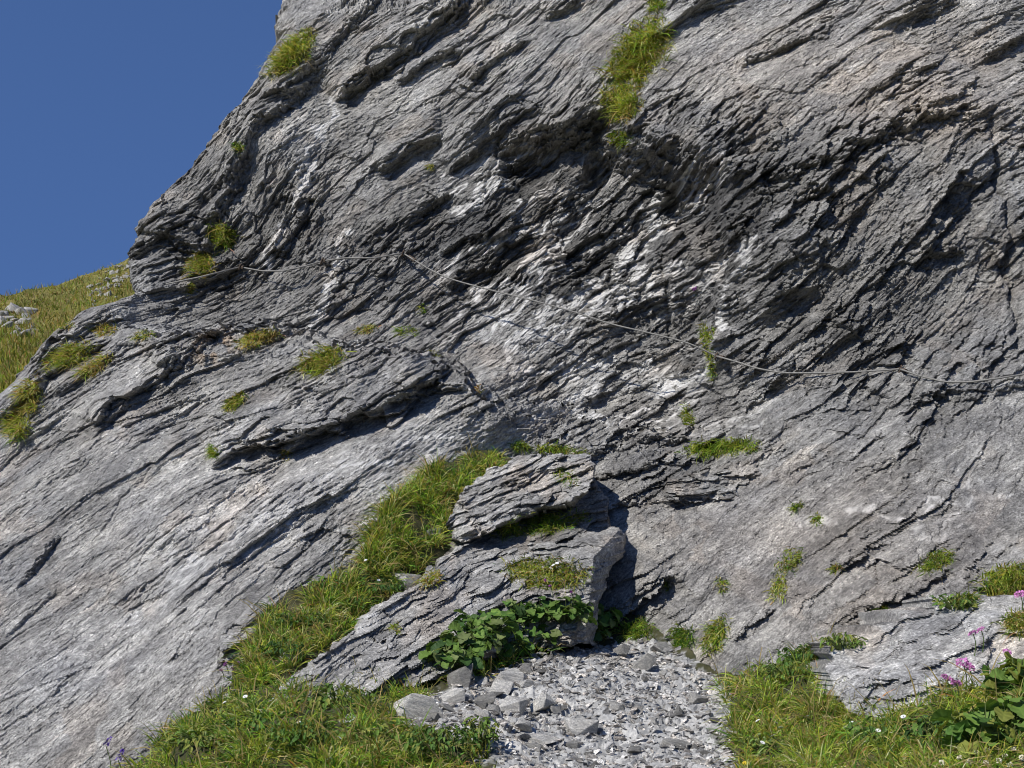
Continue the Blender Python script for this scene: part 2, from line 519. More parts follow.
def overhang(pts, A, up, B=0.0, down=0.2, jag=0.05, ends=(0.15, 0.15), s=70):
    P = poly_xz(pts)
    steps = ((0.32, 0.0), (0.24, 0.045), (0.2, -0.05), (0.14, 0.10), (0.10, -0.11))
    if B > 0.4:                                                  # a deep roof: many small steps, one above the other
        steps = tuple((0.1, o) for o in np.linspace(-0.10, 0.20, 10))
    for q, (fr, off) in enumerate(steps):
        sl, d, t, dist = seg_dist(P, max(3 * up, 3 * down), jag * 1.25, s + 11 * q)
        x, z = U[sl], Vv[sl]
        d = d + off * (0.75 + (0.8 if B > 0.4 else 1.5) * perlin(x / 0.35, z / 0.2, s + q)) * min(1.3, A / 0.25) + (0.035 if B > 0.4 else 0.018) * fbm(x / (0.16 if B > 0.4 else 0.07), z / 0.05, s + 40 + q, 3)
        ta = np.sqrt(np.clip(t / max(ends[0], 1e-3), 0, 1) * np.clip((1 - t) / max(ends[1], 1e-3), 0, 1))
        ta = ta * np.clip(0.85 + 0.9 * fbm(x / 0.4, z / 0.6, s + 60 + q, 2), 0.15, 1.5)
        D[sl] += (fr * np.where(d >= 0, A * ta * np.exp(-(d / up) ** 1.3), -B * ta * np.exp(-(np.abs(d) / down) ** 1.3))).astype(f32)


OV = [
    # points left to right, jut, fade up, recess, fade down, jaggedness
    ([(335, 98), (370, 74), (400, 57), (430, 33), (470, -8)], 0.30, 0.45, 0.28, 0.22, 0.04),
    ([(262, 100), (285, 92), (320, 62), (352, 30), (385, 0)], 0.16, 0.25, 0.08, 0.15, 0.04),
    ([(378, 172), (400, 158), (425, 141), (442, 138)], 0.16, 0.3, 0.20, 0.16, 0.03),
    ([(450, 172), (480, 148), (515, 122), (540, 106)], 0.20, 0.35, 0.18, 0.15, 0.03),
    ([(398, 85), (430, 62), (462, 52)], 0.10, 0.2, 0.08, 0.1, 0.02),
    ([(470, 84), (500, 60), (530, 38)], 0.10, 0.2, 0.07, 0.1, 0.02),
    ([(545, 14), (560, 10), (580, -3)], 0.10, 0.2, 0.08, 0.1, 0.02),
    ([(495, 150), (530, 138), (570, 128), (600, 112), (630, 118)], 0.28, 0.3, 0.50, 0.58, 0.06),
    ([(600, 132), (625, 142), (645, 148), (668, 158), (692, 174), (715, 190), (722, 196)], 0.50, 0.7, 0.50, 0.62, 0.035),
    ([(712, 165), (717, 195), (718, 228), (723, 262), (714, 300), (702, 345), (698, 385)], 0.40, 0.9, 0.34, 0.5, 0.03),
    ([(400, 230), (425, 212), (450, 190)], 0.10, 0.2, 0.14, 0.2, 0.04),
    ([(440, 255), (465, 240), (490, 235)], 0.14, 0.15, 0.10, 0.12, 0.03),
    ([(448, 290), (470, 270), (500, 262)], 0.16, 0.12, 0.14, 0.15, 0.03),
    ([(735, 205), (765, 190), (800, 172), (850, 150), (905, 128), (950, 118), (990, 112)], 0.13, 0.4, 0.13, 0.25, 0.10),
    ([(760, 235), (790, 208), (830, 186)], 0.14, 0.2, 0.14, 0.16, 0.06),
    ([(740, 66), (775, 52), (810, 38), (830, 24)], 0.09, 0.25, 0.08, 0.1, 0.04),
    ([(900, 30), (930, 16), (955, 5)], 0.08, 0.25, 0.07, 0.1, 0.04),
    ([(985, 60), (1005, 48), (1030, 30)], 0.10, 0.2, 0.10, 0.12, 0.04),
    ([(860, 130), (885, 140), (900, 132), (985, 78)], 0.09, 0.2, 0.06, 0.1, 0.05),
    ([(905, 262), (930, 254), (965, 250)], 0.09, 0.14, 0.10, 0.12, 0.04),
    ([(745, 410), (765, 395), (780, 372)], 0.09, 0.18, 0.14, 0.15, 0.04),
    ([(895, 415), (915, 400), (940, 396), (985, 396)], 0.10, 0.2, 0.13, 0.15, 0.05),
    ([(990, 392), (1010, 388), (1040, 380)], 0.08, 0.15, 0.12, 0.12, 0.04),
    # the ledge that the path follows
    ([(2, 428), (25, 405), (50, 378), (85, 352), (118, 338)], 0.20, 0.25, 0.14, 0.15, 0.05),
    ([(30, 372), (55, 345), (90, 330), (128, 318)], 0.16, 0.2, 0.12, 0.14, 0.05),
    ([(60, 400), (95, 372), (130, 350), (160, 345)], 0.14, 0.2, 0.10, 0.14, 0.04),
    ([(186, 374), (205, 352), (222, 338), (245, 330), (262, 335)], 0.22, 0.2, 0.20, 0.14, 0.02),
    ([(100, 426), (112, 408), (135, 395), (165, 380), (192, 362)], 0.20, 0.3, 0.12, 0.12, 0.03),
    ([(212, 466), (235, 452), (262, 446), (290, 441), (330, 428), (370, 414), (410, 400), (457, 374)], 0.32, 0.9, 0.30, 0.22, 0.02),
    ([(282, 444), (300, 434), (340, 424)], 0.10, 0.1, 0.0, 0.1, 0.02),
    ([(388, 404), (420, 397), (470, 390)], 0.12, 0.07, 0.08, 0.08, 0.02),
    ([(218, 656), (240, 650), (262, 640)], 0.20, 0.22, 0.20, 0.16, 0.03),
    ([(10, 592), (28, 572), (55, 536)], 0.06, 0.1, 0.06, 0.08, 0.01),
    ([(0, 640), (30, 612), (52, 590)], 0.05, 0.12, 0.03, 0.06, 0.015),
    ([(95, 440), (120, 415), (150, 395)], 0.08, 0.3, 0.03, 0.06, 0.02),
    ([(560, 462), (600, 452), (650, 440), (690, 436)], 0.10, 0.14, 0.08, 0.1, 0.04),
    ([(590, 480), (630, 470), (680, 462), (720, 455)], 0.10, 0.12, 0.10, 0.1, 0.03),
    ([(668, 492), (700, 482), (730, 478), (757, 474)], 0.22, 0.22, 0.12, 0.12, 0.03),
    ([(600, 512), (640, 500), (690, 505)], 0.08, 0.12, 0.08, 0.1, 0.03),
    ([(612, 628), (640, 602), (662, 588), (672, 575)], 0.22, 0.3, 0.25, 0.2, 0.03),
    ([(735, 640), (760, 622), (776, 608)], 0.08, 0.14, 0.08, 0.1, 0.02),
    ([(842, 622), (880, 602), (915, 588), (950, 570)], 0.09, 0.14, 0.09, 0.1, 0.03),
    ([(835, 568), (850, 563), (872, 565)], 0.08, 0.12, 0.08, 0.08, 0.02),
    # upright corner between the dark recess and the right wall
    ([(132, 225), (200, 250), (240, 160), (262, 120), (330, 70)], 0.10, 0.25, 0.12, 0.2, 0.07),
]
def ledge(pts, A, down, B, up, s):
    """a step: below the line the rock stands forward, above it the wall is set back"""
    P = poly_xz(pts)
    for q, (fr, off) in enumerate(((0.4, 0.0), (0.35, 0.07), (0.25, -0.06))):
        sl, d, t, dist = seg_dist(P, 2.6 * max(up, down), 0.07, s + 9 * q)
        d = d + off + 0.03 * fbm(U[sl] / 0.1, Vv[sl] / 0.05, s + 40 + q, 3)
        ta = np.sqrt(np.clip(t / 0.12, 0, 1) * np.clip((1 - t) / 0.12, 0, 1))
        D[sl] += (fr * ta * np.where(d < 0, A * np.exp(-(np.abs(d) / down) ** 1.5), -B * np.exp(-(np.abs(d) / up) ** 1.5))).astype(f32)


ledge([(120, 322), (160, 330), (205, 334), (245, 326), (285, 330), (340, 343), (400, 352), (455, 366), (485, 392), (560, 405), (640, 424), (720, 432), (770, 425)], 0.46, 0.6, 0.34, 0.75, 611)
ledge([(150, 345), (230, 352), (300, 352), (380, 372)], 0.10, 0.2, 0.05, 0.15, 641)
ledge([(470, 400), (540, 425), (620, 446), (700, 452)], 0.14, 0.25, 0.05, 0.15, 661)
for i, (p, A, up, B, dn, jg) in enumerate(OV):
    overhang(p, A, up, B, dn, jg, s=70 + i * 5)

# cracks: narrow open joints
for i, (p, w, dep) in enumerate([([(705, 180), (735, 205), (745, 250)], 0.02, 0.06), ([(790, 345), (800, 380), (815, 410)], 0.025, 0.05),
                  ([(665, 255), (672, 300), (678, 340)], 0.02, 0.05), ([(500, 135), (495, 165), (485, 190)], 0.03, 0.06),
                  ([(990, 120), (1000, 180), (1010, 240), (1018, 330)], 0.04, 0.10), ([(150, 470), (120, 500), (100, 530)], 0.012, 0.03)]):
    sl, d, t, dist = seg_dist(poly_xz(p), 0.3, 0.05, 300 + i * 7)
    D[sl] -= (dep * np.exp(-(dist / w) ** 2)).astype(f32)

FY = BY - D
# silhouette on the left: the wall turns away from the viewer
EDGE = [(285, -220), (276, -60), (271, 0), (263, 40), (236, 95), (206, 135), (180, 165), (150, 200), (135, 226), (132, 250), (138, 278), (132, 293),
        (112, 301), (75, 308), (58, 316), (43, 327), (22, 350), (0, 374), (-40, 425), (-110, 510), (-200, 650), (-300, 850)]
ed = []
for x, y in EDGE:
    Y = 15.4 if y < 290 else np.interp(y, [290, 320, 442, 900], [15.0, 14.2, 13.4, 10.8])
    ed.append(at(x, y, Y)[[0, 2]])
ed = np.array(ed)[::-1]
xe = np.interp(GZ, ed[:, 1], ed[:, 0]) + 0.05 * fbm(GZ / 0.35, GZ * 0 + 1.5, 90, 4) + 0.02 * fbm(GX / 0.2, GZ / 0.08, 91, 2)
sdist = (xe - GX).astype(f32)
FY = FY + 7.0 * np.where(sdist > 0, sdist, 0) + 0.3 * np.exp(-np.where(sdist > 0, 0, -sdist) / 0.15)
FY = FY.astype(f32)

# ---- colour masks
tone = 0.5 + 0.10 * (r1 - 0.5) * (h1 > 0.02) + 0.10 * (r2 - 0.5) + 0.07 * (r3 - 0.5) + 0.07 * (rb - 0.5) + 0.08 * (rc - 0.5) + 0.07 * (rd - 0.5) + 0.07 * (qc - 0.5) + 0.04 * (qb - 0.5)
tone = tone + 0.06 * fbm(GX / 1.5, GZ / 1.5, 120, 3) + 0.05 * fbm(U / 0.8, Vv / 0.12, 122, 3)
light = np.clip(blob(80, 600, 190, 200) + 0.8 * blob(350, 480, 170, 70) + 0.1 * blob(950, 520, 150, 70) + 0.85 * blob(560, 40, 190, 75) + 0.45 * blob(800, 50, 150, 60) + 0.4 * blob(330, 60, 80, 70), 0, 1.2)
dark = np.clip(blob(600, 260, 140, 90) + 0.8 * blob(470, 230, 120, 80) + 1.0 * blob(255, 250, 130, 70) + 0.4 * blob(880, 170, 150, 60) + 0.5 * blob(560, 160, 80, 40) + 0.6 * blob(740, 220, 40, 80) + 0.75 * blob(880, 320, 190, 110) + 0.4 * blob(660, 440, 100, 50) + 0.45 * blob(860, 570, 170, 90), 0, 1.3)  # charcoal regions; the upright corner's blob paints shade onto its face
tone = 1.16 * tone * (1 + 0.13 * light - 0.44 * dark) * (1 - 0.4 * np.clip(blob(672, 178, 50, 24) + blob(535, 168, 45, 26), 0, 1))  # last factor paints shade into the rock tone under the two deep roofs
quartz = np.zeros(GX.shape, f32)
qreg = np.clip(blob(590, 290, 110, 90) + 0.8 * blob(660, 220, 60, 50) + 0.7 * blob(480, 210, 60, 60) + 0.35 * blob(400, 470, 160, 50) + 0.35 * blob(250, 560, 130, 60) + 0.3 * blob(960, 500, 120, 50) + 0.5 * blob(650, 410, 100, 30), 0, 1)
qn = 1 - np.abs(fbm(U / 0.55, Vv / 0.10 + 0.6 * perlin(GX / 0.2, GZ / 0.2, 133), 131, 3)) * 2.3
qn2 = fbm(U / 1.4, Vv / 0.4, 137, 2)
qst = sst(0.40, 0.55, 0.5 + 0.75 * fbm(U / 0.40, Vv / 0.026 + 0.8 * perlin(GX / 0.15, GZ / 0.15, 139), 138, 3))
quartz += qreg * sst(0.45, 0.85, qn) * sst(-0.15, 0.2, qn2) * (0.35 + 0.65 * qst)
for i, (p, w, k) in enumerate([([(338, 88), (332, 120), (305, 150), (298, 172)], 0.05, 0.7), ([(310, 165), (292, 205), (280, 232), (262, 262)], 0.05, 0.85),
                  ([(348, 235), (330, 275), (318, 312), (305, 330)], 0.05, 0.8), ([(745, 250), (725, 290), (715, 330)], 0.04, 0.7),
                  ([(455, 215), (480, 195), (505, 185)], 0.07, 0.9), ([(470, 250), (500, 240), (540, 222), (560, 210)], 0.05, 0.9),
                  ([(475, 292), (510, 286), (530, 280)], 0.05, 0.8), ([(505, 350), (525, 330), (545, 320), (552, 300)], 0.05, 0.8), ([(500, 370), (560, 368), (620, 355)], 0.035, 0.7),
                  ([(600, 300), (640, 275), (680, 265)], 0.06, 0.8), ([(620, 260), (660, 225), (690, 205)], 0.08, 0.6), ([(660, 390), (690, 380), (708, 372)], 0.08, 0.9),
                  ([(560, 300), (600, 275), (620, 262)], 0.05, 0.7), ([(590, 250), (620, 235), (640, 215)], 0.03, 0.6), ([(365, 520), (400, 500), (440, 480)], 0.03, 0.5),
                  ([(245, 555), (270, 540), (295, 530)], 0.05, 0.6), ([(690, 140), (700, 160), (718, 172)], 0.03, 0.0), ([(800, 530), (870, 510), (1000, 495)], 0.03, 0.3),
                  ([(560, 408), (600, 420), (640, 412)], 0.05, 0.5), ([(355, 470), (400, 452), (450, 430)], 0.025, 0.5)]):
    sl, d, t, dist = seg_dist(poly_xz(p), 0.5, 0.09, 400 + i * 7)
    wob = 0.35 + 0.9 * np.clip(0.5 + fbm(U[sl] / 0.15, Vv[sl] / 0.06, 500 + i, 3), 0, 1.2)
    quartz[sl] = np.maximum(quartz[sl], k * (0.22 + 0.78 * qst[sl]) * sst(1.4 * w * wob, 0.4 * w * wob, dist))
quartz = np.clip(2.6 * quartz, 0, 0.97)
D_extra = 0.012 * quartz
D_q = 0
rust = 0.05 * sst(0.2, 0.8, fbm(GX / 0.9, GZ / 0.9, 141, 4))
rust = rust + 1.0 * blob(222, 350, 18, 16) * sst(-0.2, 0.3, fbm(GX / 0.12, GZ / 0.12, 143, 3)) + 0.12 * blob(850, 60, 160, 60) + 0.12 * blob(800, 550, 150, 70) + 0.22 * blob(930, 110, 80, 40)
rust = rust + 0.12 * (h3 < 0.02) * sst(0.1, 0.5, fbm(GX / 0.7, GZ / 0.5, 147, 3))
cool = 0
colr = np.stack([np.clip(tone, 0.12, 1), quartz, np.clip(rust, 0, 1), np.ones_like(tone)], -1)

keep = sdist < 1.3
fk = keep[:-1, :-1] | keep[1:, 1:]
idx = np.arange(NX * NZ).reshape(NZ, NX)
Q = np.stack([idx[:-1, :-1], idx[:-1, 1:], idx[1:, 1:], idx[1:, :-1]], -1)[fk]
used = np.zeros(NX * NZ, bool); used[Q.ravel()] = True
remap = np.cumsum(used) - 1
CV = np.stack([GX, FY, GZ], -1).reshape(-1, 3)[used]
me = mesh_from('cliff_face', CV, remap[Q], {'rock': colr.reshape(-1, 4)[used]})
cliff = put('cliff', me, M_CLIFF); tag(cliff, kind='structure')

# ------------------------------------------------------------------ ground near the camera
GT = [(600, 768, 8.0), (740, 768, 8.0), (500, 768, 7.8), (300, 768, 7.7), (130, 790, 8.0), (640, 650, 11.0), (720, 675, 10.4), (560, 660, 10.3),
      (450, 700, 9.3), (250, 690, 9.4), (180, 730, 8.7), (262, 640, 10.3), (300, 610, 10.8), (350, 575, 11.3), (420, 520, 12.0), (490, 470, 12.7), (600, 600, 11.9),
      (760, 720, 8.8), (900, 768, 7.3), (1000, 768, 6.7), (830, 670, 9.5), (950, 712, 7.9), (1030, 690, 7.8), (1010, 575, 10.2),
      (50, 860, 8.2), (-100, 900, 8.6), (150, 950, 6.5), (560, 1000, 4.5), (1100, 900, 5), (1200, 680, 8.0), (350, 1000, 4.6), (300, 692, 9.5),
      (560, 520, 12.4), (500, 585, 11.9), (400, 628, 11.0), (345, 662, 10.2), (450, 592, 11.8), (560, 590, 12.0), (950, 650, 9.6), (900, 655, 9.7), (870, 640, 10.1), (1010, 640, 9.2)]
_g = np.array([at(*c) for c in GT])
_g = np.concatenate([_g, [[-6, 12, -2.5], [-8, 6, -3.5], [-4, 0, -0.9], [0, 0, 0], [3, 0, 0.2], [0, -4, 0], [6, 4, 0.8], [7, 9, 1.6], [-8, -4, -3], [7, -4, 1]]])
base_g = tps_fit(_g[:, :2], _g[:, 2], 0.02)
gxs = np.concatenate([np.arange(-9, -3.6, 0.15), np.arange(-3.6, 4.4, 0.014), np.arange(4.4, 9, 0.15)])
gys = np.concatenate([np.arange(-5, 6.2, 0.15), np.arange(6.2, 13.2, 0.014), np.arange(13.2, 14, 0.1)])
_gcx = np.linspace(-9, 9, 120); _gcy = np.linspace(-5, 14, 130)
_GB = base_g(*np.meshgrid(_gcx, _gcy))
gx, gy = np.meshgrid(gxs, gys); gx = gx.astype(f32); gy = gy.astype(f32)
gz = bil(_gcx, _gcy, _GB, gx, gy).astype(f32)


def in_poly(x, y, P):
    P = np.asarray(P, float); c = np.zeros(np.shape(x), bool)
    for a, b in zip(P, np.roll(P, -1, 0)):
        k = ((a[1] > y) != (b[1] > y)) & (x < (b[0] - a[0]) * (y - a[1]) / (b[1] - a[1] + 1e-12) + a[0])
        c ^= k
    return c


def gproj(px, py):
    Y = 9.0
    for _ in range(40):
        p = at(px, py, Y)
        g = float(bil(_gcx, _gcy, _GB, p[0], p[1]))
        a, b = ray(px, py)
        e = p[2] - g
        Y += np.clip(e * 1.5, -0.4, 0.4)
    return at(px, py, Y)


# where turf and gravel stand in front of the rock; elsewhere the ground drops away behind the rock's foot
TURF_PX = [(-40, 1400), (60, 900), (128, 775), (178, 724), (232, 697), (240, 655), (258, 612), (300, 588), (345, 574), (368, 545), (386, 508), (416, 478), (455, 455), (505, 450),
           (545, 500), (580, 560), (622, 592), (660, 637), (720, 674), (770, 668), (815, 645), (860, 640), (900, 690), (1000, 688), (1040, 675), (1250, 690), (1600, 900), (1600, 1400)]
ga_ = (gx / gy); gb_ = (gz - EYE[2]) / gy
gpx = 512 + F * ga_ / np.maximum(CP + gb_ * SP, 0.1); gpy = HY - F * gb_ * (1 + 0 * gb_)
_den = CP + gb_ * SP
gpx = 512 + F * ga_ / _den * 1.0
gpy = 384 - F * (gb_ * CP - SP) / _den
turf = np.where(gy > 4.5, in_poly(gpx + 9 * fbm(gx / 0.3, gy / 0.3, 240, 3), gpy, TURF_PX), True).astype(f32)


def blur(a, k, n=2):
    ker = np.ones(2 * k + 1, f32) / (2 * k + 1)
    for _ in range(n):
        a = np.apply_along_axis(lambda r: np.convolve(np.pad(r, k, mode='edge'), ker, 'valid'), 0, a)
        a = np.apply_along_axis(lambda r: np.convolve(np.pad(r, k, mode='edge'), ker, 'valid'), 1, a)
    return a


turf = np.clip(2 * blur(turf, 5) , 0, 1)
gz = (gz - 2.2 * (1 - turf) ** 1.5).astype(f32)

PATH_PX = [(500, 830), (745, 830), (740, 768), (733, 735), (726, 700), (722, 682), (690, 662), (650, 640), (605, 636), (560, 656), (480, 680), (430, 695), (398, 715), (420, 735), (480, 745), (505, 768)]
PATH = np.array([gproj(x, y)[:2] for x, y in PATH_PX])
# soft path mask
wxg = gx + 0.2 * fbm(gx / 0.4, gy / 0.4, 200, 3); wyg = gy + 0.2 * fbm(gx / 0.4, gy / 0.4, 205, 3)
pm = blur(in_poly(wxg, wyg, PATH).astype(f32), 6)
pm = sst(0.3, 0.7, pm + 0.35 * fbm(gx / 0.06, gy / 0.06, 207, 3))
fq, rq, eq = facet(gx / 0.05, gy / 0.05, 211, 1.2, 0.7)
fq2, rq2, eq2 = facet(gx / 0.11, gy / 0.11, 217, 1.1, 0.7)
gz += 0.05 * fbm(gx / 0.8, gy / 0.8, 220, 3)
gz += pm * (0.022 * fq + 0.04 * fq2 + 0.004 * fbm(gx / 0.03, gy / 0.03, 225, 2)) + (1 - pm) * 0.03 * fbm(gx / 0.15, gy / 0.15, 230, 3)
gcol = np.stack([pm, rq, rq2, np.ones_like(pm)], -1)
gi = np.arange(gx.size).reshape(gx.shape)
GQ = np.stack([gi[:-1, :-1], gi[:-1, 1:], gi[1:, 1:], gi[1:, :-1]], -1).reshape(-1, 4)

m, t, b = new_mat('path_gravel_and_soil')
a_ = N(t, 'ShaderNodeAttribute'); a_.attribute_name = 'ground'
sp = N(t, 'ShaderNodeSeparateColor'); t.links.new(a_.outputs['Color'], sp.inputs[0])
geo = N(t, 'ShaderNodeNewGeometry')
n1 = noise(t, geo.outputs['Position'], 9, 6, 0.65); n2 = noise(t, geo.outputs['Position'], 60, 4, 0.7)
grav = ramp(t, sp.outputs[1], [(0.0, (0.22, 0.22, 0.215)), (0.5, (0.36, 0.355, 0.34)), (1.0, (0.52, 0.51, 0.48))])
grav = mixc(t, 0.7, grav, ramp(t, n2, [(0.3, 0.6), (0.7, 1.3)]), 'MULTIPLY')
soil = ramp(t, n1, [(0.3, (0.030, 0.034, 0.014)), (0.55, (0.060, 0.058, 0.026)), (0.75, (0.10, 0.088, 0.045))])
t.links.new(mixc(t, sp.outputs[0], soil, grav), b.inputs['Base Color'])
b.inputs['Roughness'].default_value = 0.9
bp = N(t, 'ShaderNodeBump'); bp.inputs['Strength'].default_value = 0.5; bp.inputs['Distance'].default_value = 0.01
t.links.new(n2, bp.inputs['Height']); t.links.new(bp.outputs[0], b.inputs['Normal'])
M_GROUND = m
me = mesh_from('ground', np.stack([gx, gy, gz], -1).reshape(-1, 3), GQ, {'ground': gcol.reshape(-1, 4)})
ground = put('ground', me, M_GROUND); tag(ground, kind='structure')

#PART2
# ------------------------------------------------------------------ looking for the surface along a line of sight
FYf = FY
GZf = gz
ROCKS = []      # outcrop meshes as BVH trees


def lookup(cx, cz, B, x, z):
    i = np.clip(np.searchsorted(cx, x) - 1, 0, len(cx) - 2); j = np.clip(np.searchsorted(cz, z) - 1, 0, len(cz) - 2)
    a = np.clip((x - cx[i]) / (cx[i + 1] - cx[i]), 0, 1); b = np.clip((z - cz[j]) / (cz[j + 1] - cz[j]), 0, 1)
    return (B[j, i] * (1 - a) + B[j, i + 1] * a) * (1 - b) + (B[j + 1, i] * (1 - a) + B[j + 1, i + 1] * a) * b


def cast(px, py, only=None):
    """points where lines of sight through the photograph meet the built ground, cliff or outcrops; and the surface normal"""
    px = np.atleast_1d(np.asarray(px, float)); py = np.atleast_1d(np.asarray(py, float)); n = len(px)
    a, b = ray(px, py)
    best = np.full(n, 99.0)
    step = 0.03
    if only in (None, 'cliff'):
        done = np.zeros(n, bool)
        for Y in np.arange(7.5, 18, step):
            f = lookup(xs, zs, FYf, a * Y, EYE[2] + b * Y)
            h = (~done) & (f <= Y)
            best[h] = np.minimum(best[h], Y - 0.5 * step); done |= h
            if done.all(): break
    if only in (None, 'ground'):
        done = np.zeros(n, bool)
        for Y in np.arange(4.0, 13.5, step):
            g = lookup(gxs, gys, GZf, a * Y, np.full(n, Y))
            h = (~done) & (EYE[2] + b * Y <= g)
            best[h] = np.minimum(best[h], Y - 0.5 * step); done |= h
    nr = np.tile(np.array([-0.2, -0.8, 0.55]), (n, 1))
    if only in (None, 'rock'):
        o = Vector(EYE)
        for i in range(n):
            d = Vector((a[i], 1, b[i])); L = d.length; d /= L
            for tr in ROCKS:
                hit = tr.ray_cast(o, d, 40)
                if hit[0] is not None and hit[0].y < best[i]:
                    best[i] = hit[0].y
    P = np.stack([a * best, best, EYE[2] + b * best], -1)
    return P, best < 50


# ------------------------------------------------------------------ outcrops in front of the cliff


def outline_rock(name, poly, planes, thick, seed, label, cat='rock outcrop', R=0.12, th=25, bright=1.0, q=0.3, rough=1.0, dx=0.0065):
    """a rock with the outline of the photograph: front built from tilted planes, bedding that juts in flakes, a body behind"""
    pl = []
    for tri in planes:
        T = np.array([at(*c) for c in tri])
        A = np.stack([np.ones(3), T[:, 0], T[:, 2]], -1)
        pl.append(np.linalg.solve(A, T[:, 1]))
    pl = np.array(pl)

    def front(x, z):
        return np.max([p[0] + p[1] * x + p[2] * z for p in pl], 0)
    P = []
    for x, y in poly:
        Y = planes[0][0][2]
        for _ in range(30):
            c = at(x, y, Y); Y = 0.6 * Y + 0.4 * float(front(c[0], c[2])); Y = min(max(Y, 6), 14)
        P.append(at(x, y, Y)[[0, 2]])
    P = np.array(P)
    x = np.arange(P[:, 0].min() - 0.05, P[:, 0].max() + 0.05, dx); z = np.arange(P[:, 1].min() - 0.05, P[:, 1].max() + 0.05, dx)
    X, Z = np.meshgrid(x, z); X = X.astype(f32); Z = Z.astype(f32)
    jx = X + 0.035 * fbm(X / 0.14, Z / 0.14, seed, 4); jz = Z + 0.035 * fbm(X / 0.14, Z / 0.07, seed + 9, 4)
    ins = in_poly(jx, jz, P)
    d = np.full(X.shape, 9.0)
    for p0, p1 in zip(P, np.roll(P, -1, 0)):
        e = p1 - p0; l = np.hypot(*e); e = e / max(l, 1e-6)
        t = np.clip((jx - p0[0]) * e[0] + (jz - p0[1]) * e[1], 0, l)
        d = np.minimum(d, np.hypot(jx - p0[0] - t * e[0], jz - p0[1] - t * e[1]))
    Y = front(X, Z)
    R = 0.55 * R
    rr = np.clip(d / R, 0, 1)
    Y = Y + R * 1.1 * (1 - np.sqrt(1 - (1 - rr) ** 2))
    t_ = math.radians(th)
    u = X * math.cos(t_) + Z * math.sin(t_); v = -X * math.sin(t_) + Z * math.cos(t_) + 0.04 * perlin(X / 0.4, Z / 0.4, seed + 2)
    k1, q1 = shingle(u, v, 0.20, seed + 11, 3.0, 0.5, 0.1, 0.25); k2, q2 = shingle(u, v, 0.085, seed + 13, 4.0, 0.5, 0.05, 0.2); k3, q3 = shingle(u, v, 0.036, seed + 17, 5.0, 0.55, 0.05, 0.2)
    wv = 0.3 * fbm(u / 0.3, v / 0.1, seed + 21, 3)
    f1, c1, _ = facet(u / 0.35 + wv, v / 0.13 + wv, seed + 31, 1.0, 0.5); f2, c2, _ = facet(u / 0.12 + wv, v / 0.05 + wv, seed + 33, 1.0, 0.6); f3, c3, _ = facet(u / 0.05, v / 0.025, seed + 35, 1, 0.6)
    dd = 0.085 * k1 + 0.05 * k2 + 0.024 * k3 + 0.10 * f1 + 0.05 * f2 + 0.016 * f3 + 0.05 * fbm(X / 0.5, Z / 0.5, seed + 41, 3)
    Y = (Y - rough * dd).astype(f32)
    tn = bright * (0.58 + 0.10 * (q1 - 0.5) + 0.10 * (q2 - 0.5) + 0.08 * (c2 - 0.5) + 0.08 * (c3 - 0.5) + 0.08 * fbm(u / 0.4, v / 0.05, seed + 51, 3))
    qn_ = 1 - np.abs(fbm(u / 0.35, v / 0.06, seed + 55, 3)) * 2.4
    qz = q * sst(0.6, 0.95, qn_) * sst(-0.1, 0.3, fbm(u / 0.7, v / 0.3, seed + 57, 2))
    ru = 0.2 * sst(0.0, 0.6, fbm(X / 0.4, Z / 0.3, seed + 61, 3))
    C = np.stack([np.clip(tn, 0.1, 1), np.clip(qz, 0, 1), np.clip(ru, 0, 1), np.ones_like(tn)], -1)
    cell = ins[:-1, :-1] & ins[1:, 1:] & ins[:-1, 1:] & ins[1:, :-1]
    id_ = np.arange(X.size).reshape(X.shape)
    Qf = np.stack([id_[:-1, :-1], id_[:-1, 1:], id_[1:, 1:], id_[1:, :-1]], -1)[cell]
    e = np.concatenate([Qf[:, [0, 1]], Qf[:, [1, 2]], Qf[:, [2, 3]], Qf[:, [3, 0]]])
    key = np.sort(e, 1); key = key[:, 0].astype(np.int64) * X.size + key[:, 1]
    _, inv, cnt = np.unique(key, return_inverse=True, return_counts=True)
    be = e[cnt[inv] == 1]
    n0 = X.size
    V = np.stack([X, Y, Z], -1).reshape(-1, 3)
    Vb = V + np.array([0, thick, -0.12 * thick], f32)
    Vb[:, 0] += thick * 0.25 * fbm(V[:, 0] / 0.3, V[:, 2] / 0.3, seed + 71, 2)
    VV = np.concatenate([V, Vb]); CC = np.concatenate([C.reshape(-1, 4)] * 2)
    Qs = np.stack([be[:, 1], be[:, 0], be[:, 0] + n0, be[:, 1] + n0], -1)
    Qb = Qf[:, ::-1] + n0
    QQ = np.concatenate([Qf, Qs, Qb])
    us = np.zeros(len(VV), bool); us[QQ.ravel()] = True; rm = np.cumsum(us) - 1
    VV = VV[us]; QQ = rm[QQ]
    base = np.array([VV[:, 0].mean(), VV[:, 1].mean(), VV[:, 2].min()])
    ROCKS.append(BVHTree.FromPolygons([tuple(p) for p in VV.tolist()], QQ[:int(cell.sum())].tolist()))
    me = mesh_from(name, VV - base, QQ, {'rock': CC[us]})
    o = put(name, me, M_BLOCK, loc=base)
    tag(o, label, cat)
    return o


